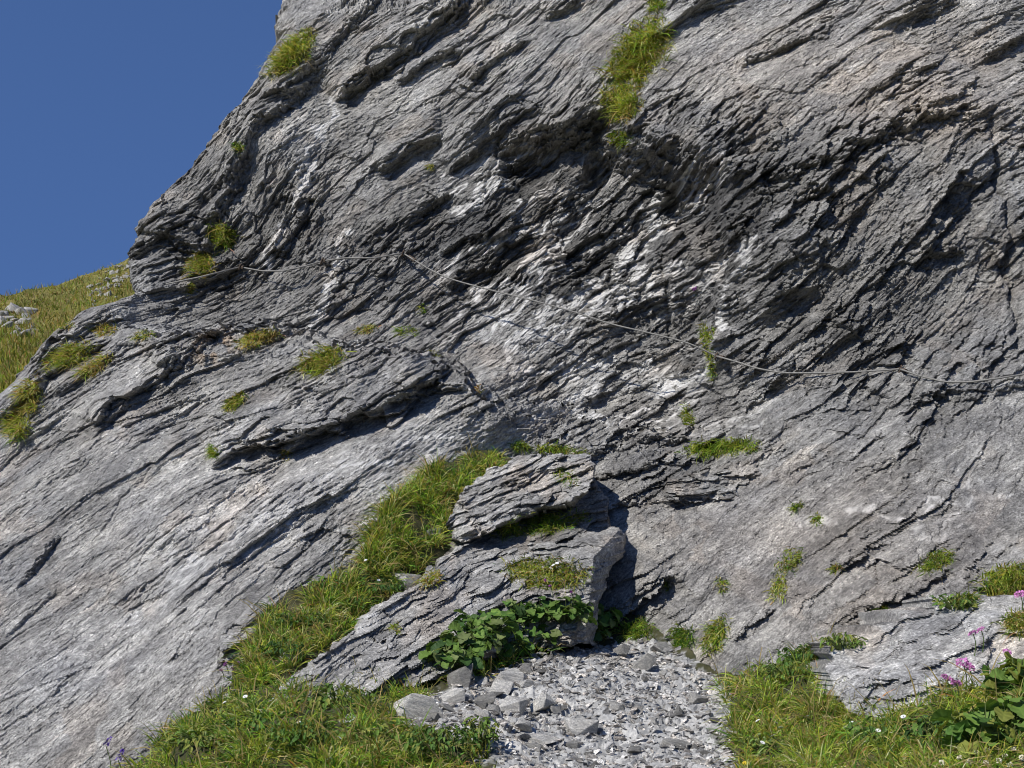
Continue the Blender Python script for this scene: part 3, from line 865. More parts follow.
outline_rock('rock_outcrop', [(446, 534), (450, 508), (466, 486), (492, 466), (520, 456), (552, 452), (590, 456), (597, 470), (590, 488), (572, 502), (545, 510), (520, 516), (490, 530), (462, 542)],
             [((450, 520, 11.9), (500, 462, 12.55), (570, 455, 12.4)), ((460, 545, 11.75), (590, 505, 11.75), (560, 470, 11.95)), ((592, 500, 11.8), (600, 500, 12.2), (596, 460, 12.3))],
             0.8, 1001, 'layered grey rock block with splintered bedding, highest of the central outcrop', R=0.10, th=22, bright=1.05, rough=1.4)
outline_rock('rock_slab', [(552, 645), (560, 590), (562, 556), (568, 540), (590, 530), (612, 526), (626, 534), (625, 552), (612, 572), (603, 590), (600, 615), (596, 645)],
             [((560, 560, 11.2), (575, 532, 11.75), (620, 530, 11.7)), ((560, 615, 10.95), (600, 570, 11.15), (575, 555, 11.2)), ((600, 600, 11.2), (612, 560, 11.5), (624, 545, 11.75))],
             0.7, 1101, 'rounded pale rock slab overhanging a dark crevice beside the gravel path', R=0.14, th=8, bright=1.15, rough=0.6)
outline_rock('rock_outcrop', [(478, 590), (486, 566), (505, 548), (540, 540), (575, 543), (578, 600), (574, 645), (520, 650), (492, 640)],
             [((480, 590, 11.2), (510, 548, 11.8), (570, 543, 11.7)), ((495, 610, 10.95), (560, 620, 10.9), (530, 560, 11.4))],
             0.7, 1201, 'thin bedded rock shelf under a grass cushion left of the rounded slab', R=0.10, th=12, bright=1.0, rough=1.5)
outline_rock('rock_outcrop', [(252, 720), (268, 696), (300, 672), (340, 640), (376, 606), (405, 588), (430, 566), (455, 548), (480, 540), (500, 546), (510, 570), (512, 610), (500, 640), (480, 660), (445, 676), (410, 690), (380, 702), (345, 716), (300, 730), (275, 738)],
             [((270, 700, 9.05), (400, 590, 10.75), (480, 545, 11.5)) , ((300, 710, 9.1), (480, 625, 10.45), (420, 610, 10.6))],
             0.7, 1301, 'long sloping bare rock rib rising from the meadow to the central outcrop', R=0.10, th=24, bright=1.1, rough=1.6, q=0.6)
outline_rock('rock_outcrop', [(826, 672), (846, 646), (872, 624), (900, 610), (940, 600), (985, 594), (1060, 596), (1080, 680), (1050, 720), (1000, 735), (960, 742), (920, 746), (880, 735), (846, 708)],
             [((835, 665, 8.8), (900, 610, 9.3), (1030, 597, 9.05)), ((860, 705, 8.45), (1040, 690, 8.0), (960, 645, 8.45))],
             0.9, 1401, 'pale weathered rock hump with cracked slates behind the pink flowers', R=0.14, th=20, bright=1.35, rough=1.1)
outline_rock('rock_ledge', [(662, 500), (668, 478), (690, 466), (722, 458), (748, 456), (758, 470), (756, 490), (738, 498), (700, 502)],
             [((665, 480, 12.55), (700, 462, 12.85), (750, 458, 12.65)), ((665, 502, 12.4), (755, 492, 12.3), (710, 475, 12.5))],
             0.6, 1501, 'dark splintered rock step carrying bright green grass below the cable', R=0.06, th=10, bright=0.75, q=0.1, rough=1.5)

outline_rock('rock_outcrop', [(440, 560), (446, 530), (462, 505), (500, 490), (560, 480), (596, 478), (608, 500), (612, 540), (590, 580), (520, 600), (460, 600)],
             [((450, 545, 12.0), (520, 500, 12.45), (595, 490, 12.4)), ((500, 550, 11.75), (600, 545, 11.8), (560, 500, 12.3))],
             0.8, 1601, 'turf covered rock core between the layered block and the rounded slab', R=0.12, th=12, bright=0.7, q=0.1)

# ------------------------------------------------------------------ loose stones
STONE_PROTO = []


def stone_mesh(i, rng):
    """a sharp slate splinter: hull of a few points in a flat slab, edges chipped"""
    n = 11 + i % 5
    d = rng.normal(size=(n, 3)); d /= np.linalg.norm(d, axis=1)[:, None]
    d *= (1 + 0.25 * (rng.random((n, 1)) - 0.5))
    d[:, 2] = np.clip(d[:, 2] * 1.5, -0.6, 0.6) + 0.12 * d[:, 0] * (rng.random() - 0.5)
    d[:, 1] *= 0.75 + 0.3 * rng.random()
    bm = bmesh.new()
    for p in d: bm.verts.new(p)
    r = bmesh.ops.convex_hull(bm, input=bm.verts)
    for v in [v for v in bm.verts if not v.link_faces]: bm.verts.remove(v)
    bmesh.ops.bevel(bm, geom=list(bm.edges), offset=0.03, segments=1, affect='EDGES')
    bm.normal_update()
    for v in bm.verts:
        k = 0.03 * float(perlin(np.array([v.co.x * 4 + i]), np.array([v.co.y * 4 + v.co.z * 7]), 900 + i)[0])
        v.co += v.normal * k
    me = bpy.data.meshes.new('stone'); bm.to_mesh(me); bm.free()
    me.materials.append(M_STONE)
    return me


_r = np.random.default_rng(77)
STONE_PROTO = [stone_mesh(i, _r) for i in range(14)]


def stone(me, loc, size, rot, name='stone', col=1.0):
    o = bpy.data.objects.new(name, me); COL.objects.link(o)
    o.location = loc; o.scale = size; o.rotation_euler = rot; o.color = (*(np.array([1, 0.99, 0.96]) * col), 1)
    return o


STN = [  # x, y of the foot, width, height in px, proto, tilt, label
    (424, 722, 62, 34, 0, (0.1, 0.15, 0.3), 'big pale boulder at the left edge of the gravel, half in green plants'),
    (462, 694, 40, 30, 1, (0.2, -0.5, 0.4), 'dark grey slate block leaning at the top left corner of the gravel'),
    (512, 716, 42, 24, 2, (0.5, -0.45, 0.2), 'dark tilted slate slab between the pale boulder and the upright pointed stone'),
    (542, 716, 24, 34, 3, (0.9, 0.1, 0.7), 'pale upright pointed slate standing near the middle of the gravel heap'),
    (578, 736, 40, 24, 4, (0.15, 0.1, -0.3), 'white angular stone lying lowest and right of the gravel heap'),
    (524, 735, 24, 18, 5, (0.3, 0.2, 0.9), 'grey squarish stone just left of the white angular stone'),
    (545, 748, 34, 16, 6, (0.1, 0.0, 0.1), 'flat grey slate lying in front of the white angular stone'),
    (510, 684, 40, 16, 7, (0.2, 0.1, 0.2), 'flat pale slab under the broad leaved plants'),
    (622, 660, 16, 22, 8, (1.1, 0.3, 0.4), 'dark upright splinter at the head of the path below the crevice'),
    (645, 674, 22, 28, 9, (1.0, -0.2, 0.9), 'grey upright slate with a pointed tip at the head of the path'),
    (664, 655, 26, 14, 10, (0.2, 0.2, 0.4), 'blocky grey stone under the cliff foot at the head of the path'),
    (486, 712, 30, 18, 11, (0.4, -0.3, 0.5), 'grey slate wedge behind the dark tilted slab'),
    (448, 708, 38, 16, 12, (0.2, -0.4, 0.1), 'long dark slate lying on the pale boulder'),
    (620, 712, 24, 10, 13, (0.05, 0.1, 0.2), 'flat light slate in the middle of the gravel path'),
    (698, 706, 26, 14, 3, (0.1, 0.3, 0.5), 'grey slab on the right edge of the gravel path'),
    (680, 750, 34, 12, 6, (0.0, 0.1, 0.6), 'flat brownish slate near the bottom right of the path'),
    (636, 756, 18, 10, 8, (0.1, 0.1, 0.1), 'small dark stone at the bottom of the path'),
    (556, 716, 16, 14, 10, (0.4, 0.3, 0.2), 'small grey block at the right side of the upright pointed stone'),
    (500, 700, 34, 22, 9, (0.4, -0.2, 0.8), 'pale cracked slab behind the dark tilted slab'),
    (402, 588, 34, 22, 4, (0.3, 0.2, 0.4), 'pale rock half sunk in the gully grass beside the bare rock rib'),
    (432, 540, 26, 16, 7, (0.3, -0.2, 0.4), 'grey rock in the upper gully grass left of the layered block'),
    (286, 668, 28, 16, 11, (0.2, 0.2, 0.4), 'grey rock at the lower end of the gully grass'),
    (222, 700, 30, 14, 6, (0.1, 0.2, 0.4), 'flat grey slate at the left border of the lower meadow'),
    (348, 725, 22, 12, 9, (0.3, 0.2, 0.1), 'pale slate lying in the lower left meadow'),
    (530, 690, 22, 12, 0, (0.2, 0.2, 0.6), 'rounded pale stone below the broad leaved plants'),
]
for x, y, w, h, k, rt, lab in STN:
    P, ok = cast([x], [y - 1], 'ground')
    p = P[0]; sc_ = p[1] / F
    o = stone(STONE_PROTO[k], (p[0], p[1] + 0.3 * w * sc_, p[2] + 0.30 * h * sc_), (0.53 * w * sc_, 0.42 * w * sc_, 0.62 * h * sc_), rt, col=1.75 if ('pale' in lab or 'white' in lab) else 0.75 if 'dark' in lab else 1.15)
    tag(o, lab, 'stone')

_q = np.random.default_rng(5)


def path_points(n, grow=0.0):
    lo, hi = PATH.min(0) - grow, PATH.max(0) + grow
    p = lo + _q.random((n * 4, 2)) * (hi - lo)
    jx = p[:, 0] + 0.10 * perlin(p[:, 0] / 0.3, p[:, 1] / 0.3, 801); jy = p[:, 1] + 0.10 * perlin(p[:, 0] / 0.3, p[:, 1] / 0.3, 805)
    return p[in_poly(jx, jy, PATH)][:n]


pp = path_points(170)
pz = lookup(gxs, gys, GZf, pp[:, 0], pp[:, 1])
for i, (p, z) in enumerate(zip(pp, pz)):
    r = 0.018 + 0.035 * _q.random() ** 2.2
    # the heap of bigger pieces on the left of the path
    if p[0] < 0.15 and p[1] > 8.4: r *= 1.5
    o = stone(STONE_PROTO[_q.integers(14)], (p[0], p[1], z + r * 0.25), (r * (1 + 0.5 * _q.random()), r * 0.9, r * (0.5 + 0.4 * _q.random())), (_q.normal() * 0.3, _q.normal() * 0.3, _q.random() * 6.3), col=0.5 + 1.1 * _q.random() ** 1.3)
    tag(o, 'small grey slate chip lying loose among the gravel of the path', 'stone', 'loose slate chips on the gravel path')

# the gravel itself
n = 8500
pp = np.concatenate([path_points(n), path_points(900, 0.0) + 0.10 * _q.normal(size=(900, 2))]); pz = lookup(gxs, gys, GZf, pp[:, 0], pp[:, 1])
tv, tf = [], []
for me in STONE_PROTO[:1]: pass
_r = np.random.default_rng(9)
hull = []
for i in range(10):
    d = _r.normal(size=(9, 3)); d /= np.linalg.norm(d, axis=1)[:, None]; d[:, 2] *= 0.5
    bm = bmesh.new()
    for p in d: bm.verts.new(p)
    bmesh.ops.convex_hull(bm, input=bm.verts)
    for v in [v for v in bm.verts if not v.link_faces]: bm.verts.remove(v)
    bmesh.ops.triangulate(bm, faces=list(bm.faces)); bm.verts.index_update()
    hull.append((np.array([v.co[:] for v in bm.verts]), np.array([[v.index for v in f.verts] for f in bm.faces]))); bm.free()
VV, FF, CC = [], [], []; off = 0
for p, z in zip(pp, pz):
    hv, hf = hull[_q.integers(10)]
    r = 0.005 + 0.038 * _q.random() ** 4
    R = np.array(Euler((_q.normal() * 0.4, _q.normal() * 0.4, _q.random() * 6.3)).to_matrix())
    v = (hv * (r * 1.25, r * (0.55 + 0.45 * _q.random()), r * (0.35 + 0.5 * _q.random()))) @ R.T + (p[0], p[1], z + r * 0.2)
    VV.append(v); FF.append(hf + off); off += len(v)
    g = 0.36 + 0.95 * _q.random() ** 1.2; CC.append(np.tile([g, 0.5 * (_q.random() < 0.06), 0.25 * _q.random() ** 2, 1], (len(v), 1)))
me = mesh_from('gravel', np.concatenate(VV), np.concatenate(FF), {'rock': np.concatenate(CC)})
o = put('gravel', me, M_BLOCK); tag(o, 'fine grey slate gravel covering the path', 'gravel', kind='stuff')

# ------------------------------------------------------------------ grass and leaves
GREEN = np.array([0.100, 0.180, 0.026]); OLIVE = np.array([0.235, 0.235, 0.045]); STRAW = np.array([0.48, 0.37, 0.165]); LIME = np.array([0.240, 0.300, 0.040]); DEEP = np.array([0.045, 0.095, 0.022]); RUSTY = np.array([0.34, 0.18, 0.055])


def blades(P, dirs, L, wid, droop, tint, rng, seg=4):
    """curved ribbons; P roots, dirs unit vectors, droop: how far the tips fall"""
    n = len(P)
    t = np.linspace(0, 1, seg)[None, :, None]
    dirs = dirs / np.linalg.norm(dirs, axis=1)[:, None]
    cur = P[:, None] + L[:, None, None] * (dirs[:, None] * t + np.array([0, 0, -1.0]) * (droop[:, None, None] * t ** 2.2))
    side = np.cross(dirs, rng.normal(size=(n, 3))); side /= np.linalg.norm(side, axis=1)[:, None] + 1e-9
    wv = wid[:, None, None] * (1 - t ** 1.6) * 0.5
    A = cur + side[:, None] * wv; B = cur - side[:, None] * wv
    V = np.stack([A, B], 2).reshape(n, seg * 2, 3)
    V = V[:, :seg * 2 - 1]                                    # one tip vertex
    V[:, -1] = cur[:, -1]
    k = np.arange(n)[:, None] * (2 * seg - 1)
    q = np.concatenate([k + 2 * j + np.array([[0, 1, 3, 2]]) for j in range(seg - 2)])
    tr = k + 2 * (seg - 2) + np.array([[0, 1, 2]])
    shade = (0.62 + 0.5 * t)                                    # darker towards the root, brighter at the tip
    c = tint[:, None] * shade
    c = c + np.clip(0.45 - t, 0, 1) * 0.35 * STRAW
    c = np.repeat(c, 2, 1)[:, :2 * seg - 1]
    c = np.concatenate([c, np.ones((n, 2 * seg - 1, 1))], -1)
    return V.reshape(-1, 3), q, tr, c.reshape(-1, 4)


def sample_poly(poly, n, rng):
    P = np.asarray(poly, float); lo, hi = P.min(0), P.max(0); out = []
    c = 0
    while c < n:
        p = lo + rng.random((n * 3, 2)) * (hi - lo)
        p = p[in_poly(p[:, 0], p[:, 1], P)]; out.append(p); c += len(p)
        if not len(p): break
    return np.concatenate(out)[:n]


def ell(cx, cy, rx, ry, deg=0, k=14):
    a = np.linspace(0, 2 * np.pi, k, endpoint=False); d = math.radians(-deg)
    x = rx * np.cos(a); y = ry * np.sin(a)
    return np.stack([cx + x * math.cos(d) - y * math.sin(d), cy + x * math.sin(d) + y * math.cos(d)], -1)


def mixtint(n, rng, w):
    """w: weights of green, olive, lime, straw, deep, rusty"""
    pal = np.array([GREEN, OLIVE, LIME, STRAW, DEEP, RUSTY]); w = np.array(w, float); w /= w.sum()
    k = rng.choice(6, n, p=w)
    return pal[k] * (0.75 + 0.5 * rng.random((n, 1))) * (1 + 0.12 * rng.normal(size=(n, 3)))


def tuft(name, poly, n, L, w, label, cat='grass tuft', lean=(-0.15, -0.75, 0.5), droop=0.5, width=0.009, spread=0.55, group=None, kind=None, only=None, seed=0, patch=True):
    rng = np.random.default_rng(seed + 1000)
    p = sample_poly(poly, n, rng)
    if not kind:                                                # ragged outline, thinning outwards
        p = p.mean(0) + (p - p.mean(0)) * (0.55 + 0.55 * rng.random((n, 1))) + rng.normal(size=(n, 2)) * 0.10 * p.std(0)
    P, ok = cast(p[:, 0], p[:, 1], only); P = P[ok]
    if not kind: P = P[np.abs(P[:, 1] - np.median(P[:, 1])) < 0.30]
    else: P = P[rng.random(len(P)) < 0.66 + 1.7 * perlin(P[:, 0] / 0.22, P[:, 1] / 0.22, seed + 21)]
    n = len(P)
    if n == 0: return None
    # clumps: blades of one clump share their colour and lean
    cl = np.floor(perlin(P[:, 0] / 0.09, P[:, 2] / 0.09 + P[:, 1] / 0.09, seed) * 6)
    d = np.array(lean) + spread * rng.normal(size=(n, 3)) * (0.8, 0.6, 0.6)
    cx = perlin(P[:, 0] / 0.12, P[:, 1] / 0.12 + P[:, 2] / 0.1, seed + 3); d[:, 0] += 0.9 * cx
    ln = L * (0.45 + 0.75 * rng.random(n)) * (1 + 0.35 * perlin(P[:, 0] / 0.2, P[:, 2] / 0.2 + P[:, 1] / 0.2, seed + 7))
    tint = mixtint(n, rng, w)
    tint *= (1 + 0.55 * perlin(P[:, 0] / 0.25, P[:, 2] / 0.15 + P[:, 1] / 0.2, seed + 11))[:, None]
    tint = np.clip(tint * (1.85 if kind else 1.40), 0.004, 0.75)
    if kind:                                                    # some tall dry stalks stand out of the turf
        tall = rng.random(n) < 0.03
        ln = np.where(tall, L * (1.3 + 0.8 * rng.random(n)), ln * (1 + 0.5 * perlin(P[:, 0] / 0.3, P[:, 1] / 0.3, seed + 31))); tint[tall] = STRAW * (0.7 + 0.5 * rng.random((tall.sum(), 1)))
    P = P + np.array([0, 0.015, -0.012])
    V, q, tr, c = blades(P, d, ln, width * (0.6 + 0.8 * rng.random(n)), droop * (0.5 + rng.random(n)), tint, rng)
    base = np.array([P[:, 0].mean(), P[:, 1].mean(), P[:, 2].min()])
    if kind: base = np.zeros(3)
    me = mesh_from(name, V - base, [q, tr], {'tint': c})
    o = put(name, me, M_GRASS, loc=base)
    return tag(o, label, cat, group, kind)


GRASSY = (1.6, 4, 3.2, 3.2, 0.5, 0.2); DRY = (0.4, 2, 1.5, 4.5, 0.1, 0.4); FRESH = (4, 2, 4.5, 0.4, 1, 0); MIXED = (2.5, 3, 3, 1.2, 1, 0.05)
TUFTS = [
    (ell(293, 54, 33, 13, 44), 800, .20, GRASSY, 'yellow green grass cushion on the cliff edge near the sky, above a dark overhang'),
    ([(632, 26), (660, 14), (673, 34), (668, 56), (652, 74), (642, 92), (612, 92), (603, 76), (611, 52)], 1500, .20, (1.5, 4, 4, 2.6, 0.5, 0.2), 'largest grass tuft hanging from the upper cliff, top half of the long green strip'),
    (ell(622, 104, 19, 22, 60), 700, .20, (1.5, 4, 3, 2.5, 0.4, 0.1), 'shaggy grass tuft directly below the largest hanging tuft'),
    (ell(620, 138, 12, 10, 0), 220, .10, FRESH, 'small leafy green tuft at the lower tip of the hanging grass strip'),
    (ell(657, 4, 9, 9, 0), 160, .14, MIXED, 'grass tuft cut by the top edge of the picture'),
    (ell(224, 236, 13, 17, 60), 420, .16, (2, 3, 4, 2.4, 0.4, 0.1), 'grass tuft on the dark left wall, upper right of a pair'),
    (ell(203, 264, 15, 12, 40), 420, .16, (1, 3, 3, 4, 0.2, 0.1), 'half dry grass tuft on the dark left wall, lower left of a pair'),
    (ell(191, 289, 5, 7, 0), 80, .10, DRY, 'tiny dry tuft just below the pair of tufts on the left wall'),
    (ell(238, 147, 5, 7, 60), 90, .10, MIXED, 'tiny green tuft alone on the left cliff edge'),
    (ell(259, 338, 24, 8, 18), 420, .13, (0.3, 2, 1.2, 5, 0.1, 0.8), 'straw coloured grass strip beside the orange stained rock'),
    (ell(323, 360, 25, 13, 22), 600, .15, (1.2, 4, 3, 2.5, 0.3, 0.1), 'olive grass tuft on the ledge above the big rock overhang'),
    (ell(235, 402, 15, 8, 40), 240, .11, GRASSY, 'small grass tuft on the slab below the straw coloured strip'),
    (ell(214, 451, 5, 9, 20), 110, .10, FRESH, 'small green tuft at the left tip of the big rock overhang'),
    (ell(287, 455, 8, 7, 0), 80, .08, DRY, 'withered tuft in the shade under the big rock overhang'),
    (ell(431, 166, 5, 4, 0), 50, .07, GRASSY, 'tiny tuft on bare rock in the upper middle of the cliff'),
    (ell(367, 329, 11, 5, 10), 140, .09, DRY, 'rusty dry tuft on the ledge left of the green ledge tuft'),
    (ell(405, 331, 12, 6, 0), 150, .10, FRESH, 'low green tuft on the ledge under the left cable anchor'),
    (ell(423, 308, 4, 6, 0), 50, .08, FRESH, 'tiny green sprig in a joint just below the cable'),
    (ell(480, 387, 6, 6, 0), 90, .08, (0, 1, 0, 4, 0, 4), 'tiny orange brown tuft at the right end of the big overhang'),
    (ell(433, 353, 8, 5, 0), 80, .07, GRASSY, 'faint low tuft on the ledge top above the overhang tip'),
    (ell(70, 357, 28, 12, 25), 480, .18, (1.2, 4, 2.5, 3, 0.3, 0.1), 'broad olive tuft on the rocky ridge at far left'),
    (ell(30, 397, 13, 22, -20), 420, .18, (0.8, 3, 1.5, 4.5, 0.2, 0.5), 'brownish dry tuft hanging on the far left ridge'),
    (ell(16, 425, 14, 16, 0), 340, .16, GRASSY, 'yellow green tuft at the left picture edge on the ridge'),
    (ell(95, 366, 22, 8, 35), 280, .14, DRY, 'straw tuft between dark ledges of the far left ridge'),
    (ell(62, 324, 12, 6, 0), 160, .14, GRASSY, 'small tuft at the skyline of the far left ridge'),
    (ell(145, 335, 12, 5, 10), 130, .10, GRASSY, 'low green tuft at the foot of the left wall'),
    (ell(106, 330, 14, 6, 20), 160, .13, DRY, 'pale dry tuft on the ridge in front of the hillside'),
    (ell(722, 447, 40, 9, 5), 1000, .13, (3, 2, 6, 0.4, 0.5, 0), 'bright green grass patch on the splintered step below the cable'),
    (ell(690, 425, 6, 26, 10), 300, .11, (2.5, 2, 5, 1, 0.5, 0), 'narrow green strip climbing a joint above the splintered step'),
    (ell(705, 332, 9, 13, 20), 200, .11, (2, 3, 5, 1, 0.3, 0), 'yellow green tuft beside the white quartz and the cable anchor'),
    (ell(711, 362, 4, 20, 10), 120, .09, (2, 3, 5, 1, 0.3, 0), 'thin trail of grass in the joint below the tuft at the anchor'),
    (ell(797, 506, 7, 5, 0), 90, .08, FRESH, 'tiny green tuft on the smooth right slab, uppermost of a short row'),
    (ell(817, 520, 7, 9, 40), 110, .08, FRESH, 'tiny green tuft on the smooth right slab, second of a short row'),
    (ell(790, 562, 20, 11, 50), 280, .10, (2.5, 4, 3, 1.5, 0.6, 0), 'olive grass strip in a crack of the right slab'),
    (ell(779, 588, 9, 13, 0), 200, .10, (2, 4, 2, 2, 0.6, 0), 'olive tuft at the lower end of the cracked strip on the right slab'),
    (ell(722, 584, 5, 9, 20), 90, .09, MIXED, 'small tuft in a joint above the foot of the right slab'),
    (ell(716, 634, 11, 22, -25), 380, .13, (3, 3, 3, 1, 1, 0), 'grass strip at the foot of the right slab beside the gravel'),
    (ell(683, 638, 13, 14, 0), 360, .13, (5, 1, 2, 0.1, 3, 0), 'dark green tuft at the slab foot, right of the crevice'),
    (ell(637, 630, 18, 10, 10), 420, .14, (5, 1, 4, 0.1, 1.5, 0), 'fresh green tuft growing in the mouth of the crevice'),
    (ell(666, 585, 4, 6, 0), 70, .07, FRESH, 'tiny green tuft on the leaning block right of the crevice'),
    (ell(936, 561, 19, 10, 25), 360, .12, (3, 3, 4, 0.7, 1, 0), 'green tuft in the long crack above the pale rock hump'),
    (ell(836, 567, 6, 4, 0), 70, .07, GRASSY, 'tiny tuft by a dark hole in the right slab'),
    (ell(886, 611, 8, 7, 0), 130, .09, FRESH, 'small green tuft on the left shoulder of the pale rock hump'),
    (ell(965, 600, 14, 9, 0), 240, .12, MIXED, 'green tuft on top of the pale rock hump'),
    (ell(1010, 580, 32, 16, 15), 800, .17, (2, 4, 4, 1.8, 0.4, 0), 'large yellow green grass cushion at the right picture edge'),
    (ell(1018, 622, 16, 12, 0), 300, .14, GRASSY, 'grass tuft at the right picture edge on the pale rock hump'),
    (ell(825, 654, 26, 13, 25), 800, .16, (2, 4, 4, 1.2, 0.8, 0), 'dense grass at the upper left of the pale rock hump'),
    (ell(520, 446, 10, 6, 0), 160, .10, FRESH, 'small green tuft at the very top of the central outcrop'),
    (ell(560, 450, 32, 6, -5), 340, .10, (3, 3, 4, 0.8, 1, 0), 'flat green mat over the top of the layered block'),
    (ell(540, 524, 52, 12, 8), 1000, .14, (3.5, 3, 4, 0.6, 1.5, 0), 'green grass band between the layered block and the rounded slab'),
    (ell(545, 572, 46, 18, -3), 1100, .13, (1.5, 4, 2, 2.2, 1, 0.2), 'olive grass cushion draped over the bedded shelf'),
    (ell(432, 578, 14, 8, 30), 220, .11, DRY, 'straw tuft at the upper end of the bare rock rib'),
    (ell(396, 628, 6, 6, 0), 90, .08, GRASSY, 'tiny tuft in the middle of the bare rock rib'),
    (ell(568, 478, 14, 9, -30), 160, .08, (2, 2, 2, 0.6, 2, 0), 'dark green sprigs in the shaded right face of the layered block'),
]
for i, (pl_, n_, L_, w_, lab) in enumerate(TUFTS):
    tuft('grass_tuft', pl_, int(n_ * 2.0), L_, w_, lab, seed=40 + i * 13)

# grass nobody could count: the strip up the gully, the meadow at lower left and the bank at lower right
up = (-0.1, -0.35, 0.85)
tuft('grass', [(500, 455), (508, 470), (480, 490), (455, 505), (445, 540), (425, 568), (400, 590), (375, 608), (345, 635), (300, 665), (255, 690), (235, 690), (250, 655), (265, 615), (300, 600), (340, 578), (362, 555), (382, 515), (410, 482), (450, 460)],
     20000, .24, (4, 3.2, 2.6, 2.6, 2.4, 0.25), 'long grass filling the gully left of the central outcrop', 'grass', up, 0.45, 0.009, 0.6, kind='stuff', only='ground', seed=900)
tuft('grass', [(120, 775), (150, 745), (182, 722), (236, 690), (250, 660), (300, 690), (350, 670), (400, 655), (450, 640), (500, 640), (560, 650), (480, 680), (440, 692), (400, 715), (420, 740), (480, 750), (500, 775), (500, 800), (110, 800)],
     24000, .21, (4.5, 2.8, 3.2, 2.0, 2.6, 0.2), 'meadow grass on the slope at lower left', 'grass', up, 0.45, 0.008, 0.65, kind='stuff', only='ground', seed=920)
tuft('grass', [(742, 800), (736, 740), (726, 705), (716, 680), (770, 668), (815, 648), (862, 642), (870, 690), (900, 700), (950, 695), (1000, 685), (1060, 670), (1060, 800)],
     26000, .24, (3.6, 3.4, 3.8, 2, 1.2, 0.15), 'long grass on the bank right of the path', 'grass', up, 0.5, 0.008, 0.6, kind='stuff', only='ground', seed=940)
# ------------------------------------------------------------------ broad-leaved plants


def leaf_template(k=9, heart=0.25, fold=0.22, curl=0.35):
    """a rounded leaf, stalk end at the origin, tip along +x; two rims and a midrib"""
    t = np.linspace(0, 1, k)
    w = 0.52 * np.sin(np.pi * np.clip(t, 0, 1) ** 0.75) ** 0.75
    w[0] = 0.02; w[-1] = 0.0
    back = -heart * np.exp(-((t - 0.12) / 0.13) ** 2)
    mid = np.stack([t, 0 * t, -curl * t ** 2], -1)
    lft = np.stack([t + back * (w > 0.1), w, fold * w - curl * t ** 2 + 0.04 * np.sin(t * 19)], -1)
    rgt = lft * (1, -1, 1)
    V = np.concatenate([mid, lft, rgt])
    q = []
    for i in range(k - 1):
        q.append([i, i + 1, k + i + 1, k + i]); q.append([i + 1, i, 2 * k + i, 2 * k + i + 1])
    return V, np.array(q)


LEAF_ROUND = leaf_template(10, 0.28, 0.18, 0.30)
LEAF_LONG = leaf_template(8, 0.0, 0.30, 0.45)
LEAF_LONG[0][:, 1] *= 0.55
LEAF_TINY = leaf_template(5, 0.0, 0.25, 0.3)


def leaves(P, heading, pitch, roll, size, tint, tpl):
    V0, q0 = tpl; n = len(P); m = len(V0)
    ch, sh = np.cos(heading), np.sin(heading); cp, sp_ = np.cos(pitch), np.sin(pitch); cr, sr = np.cos(roll), np.sin(roll)
    x = np.stack([ch * cp, sh * cp, sp_], -1); y = np.stack([-sh, ch, 0 * ch], -1); z = np.cross(x, y)
    y2 = y * cr[:, None] + z * sr[:, None]; z2 = np.cross(x, y2)
    v = P[:, None] + size[:, None, None] * (V0[None, :, 0:1] * x[:, None] + V0[None, :, 1:2] * y2[:, None] + V0[None, :, 2:3] * z2[:, None])
    q = (np.arange(n)[:, None, None] * m + q0[None]).reshape(-1, 4)
    c = np.repeat(tint[:, None], m, 1).copy()
    c[:, :m // 3] *= 1.18                                      # paler midrib
    c = np.concatenate([c, np.ones((n, m, 1))], -1)
    return v.reshape(-1, 3), q, c.reshape(-1, 4)


def tube(P, r, sides=6, cap=True):
    P = np.asarray(P, float); n = len(P); r = np.broadcast_to(r, n)
    T = np.gradient(P, axis=0); T /= np.linalg.norm(T, axis=1)[:, None] + 1e-9
    a = np.cross(T, [0.31, 0.2, 0.93]); a /= np.linalg.norm(a, axis=1)[:, None] + 1e-9; b = np.cross(T, a)
    th = np.linspace(0, 2 * np.pi, sides, endpoint=False)
    V = P[:, None] + r[:, None, None] * (np.cos(th)[None, :, None] * a[:, None] + np.sin(th)[None, :, None] * b[:, None])
    i = np.arange(n - 1)[:, None] * sides; j = np.arange(sides)[None]; k = (j + 1) % sides
    q = np.stack([i + j, i + k, i + sides + k, i + sides + j], -1).reshape(-1, 4)
    return V.reshape(-1, 3), q


def merge(parts):
    V, Q, C, o = [], [], [], 0
    for v, q, c in parts:
        V.append(v); Q.append(q + o); C.append(c); o += len(v)
    return np.concatenate(V), np.concatenate(Q), np.concatenate(C)


def flat_col(n, c):
    return np.tile([c[0], c[1], c[2], 1.0], (n, 1))


G1 = np.array([0.075, 0.150, 0.030]); G2 = np.array([0.125, 0.205, 0.040]); G3 = np.array([0.042, 0.092, 0.022]); G4 = np.array([0.17, 0.215, 0.075]); G5 = np.array([0.20, 0.22, 0.045])


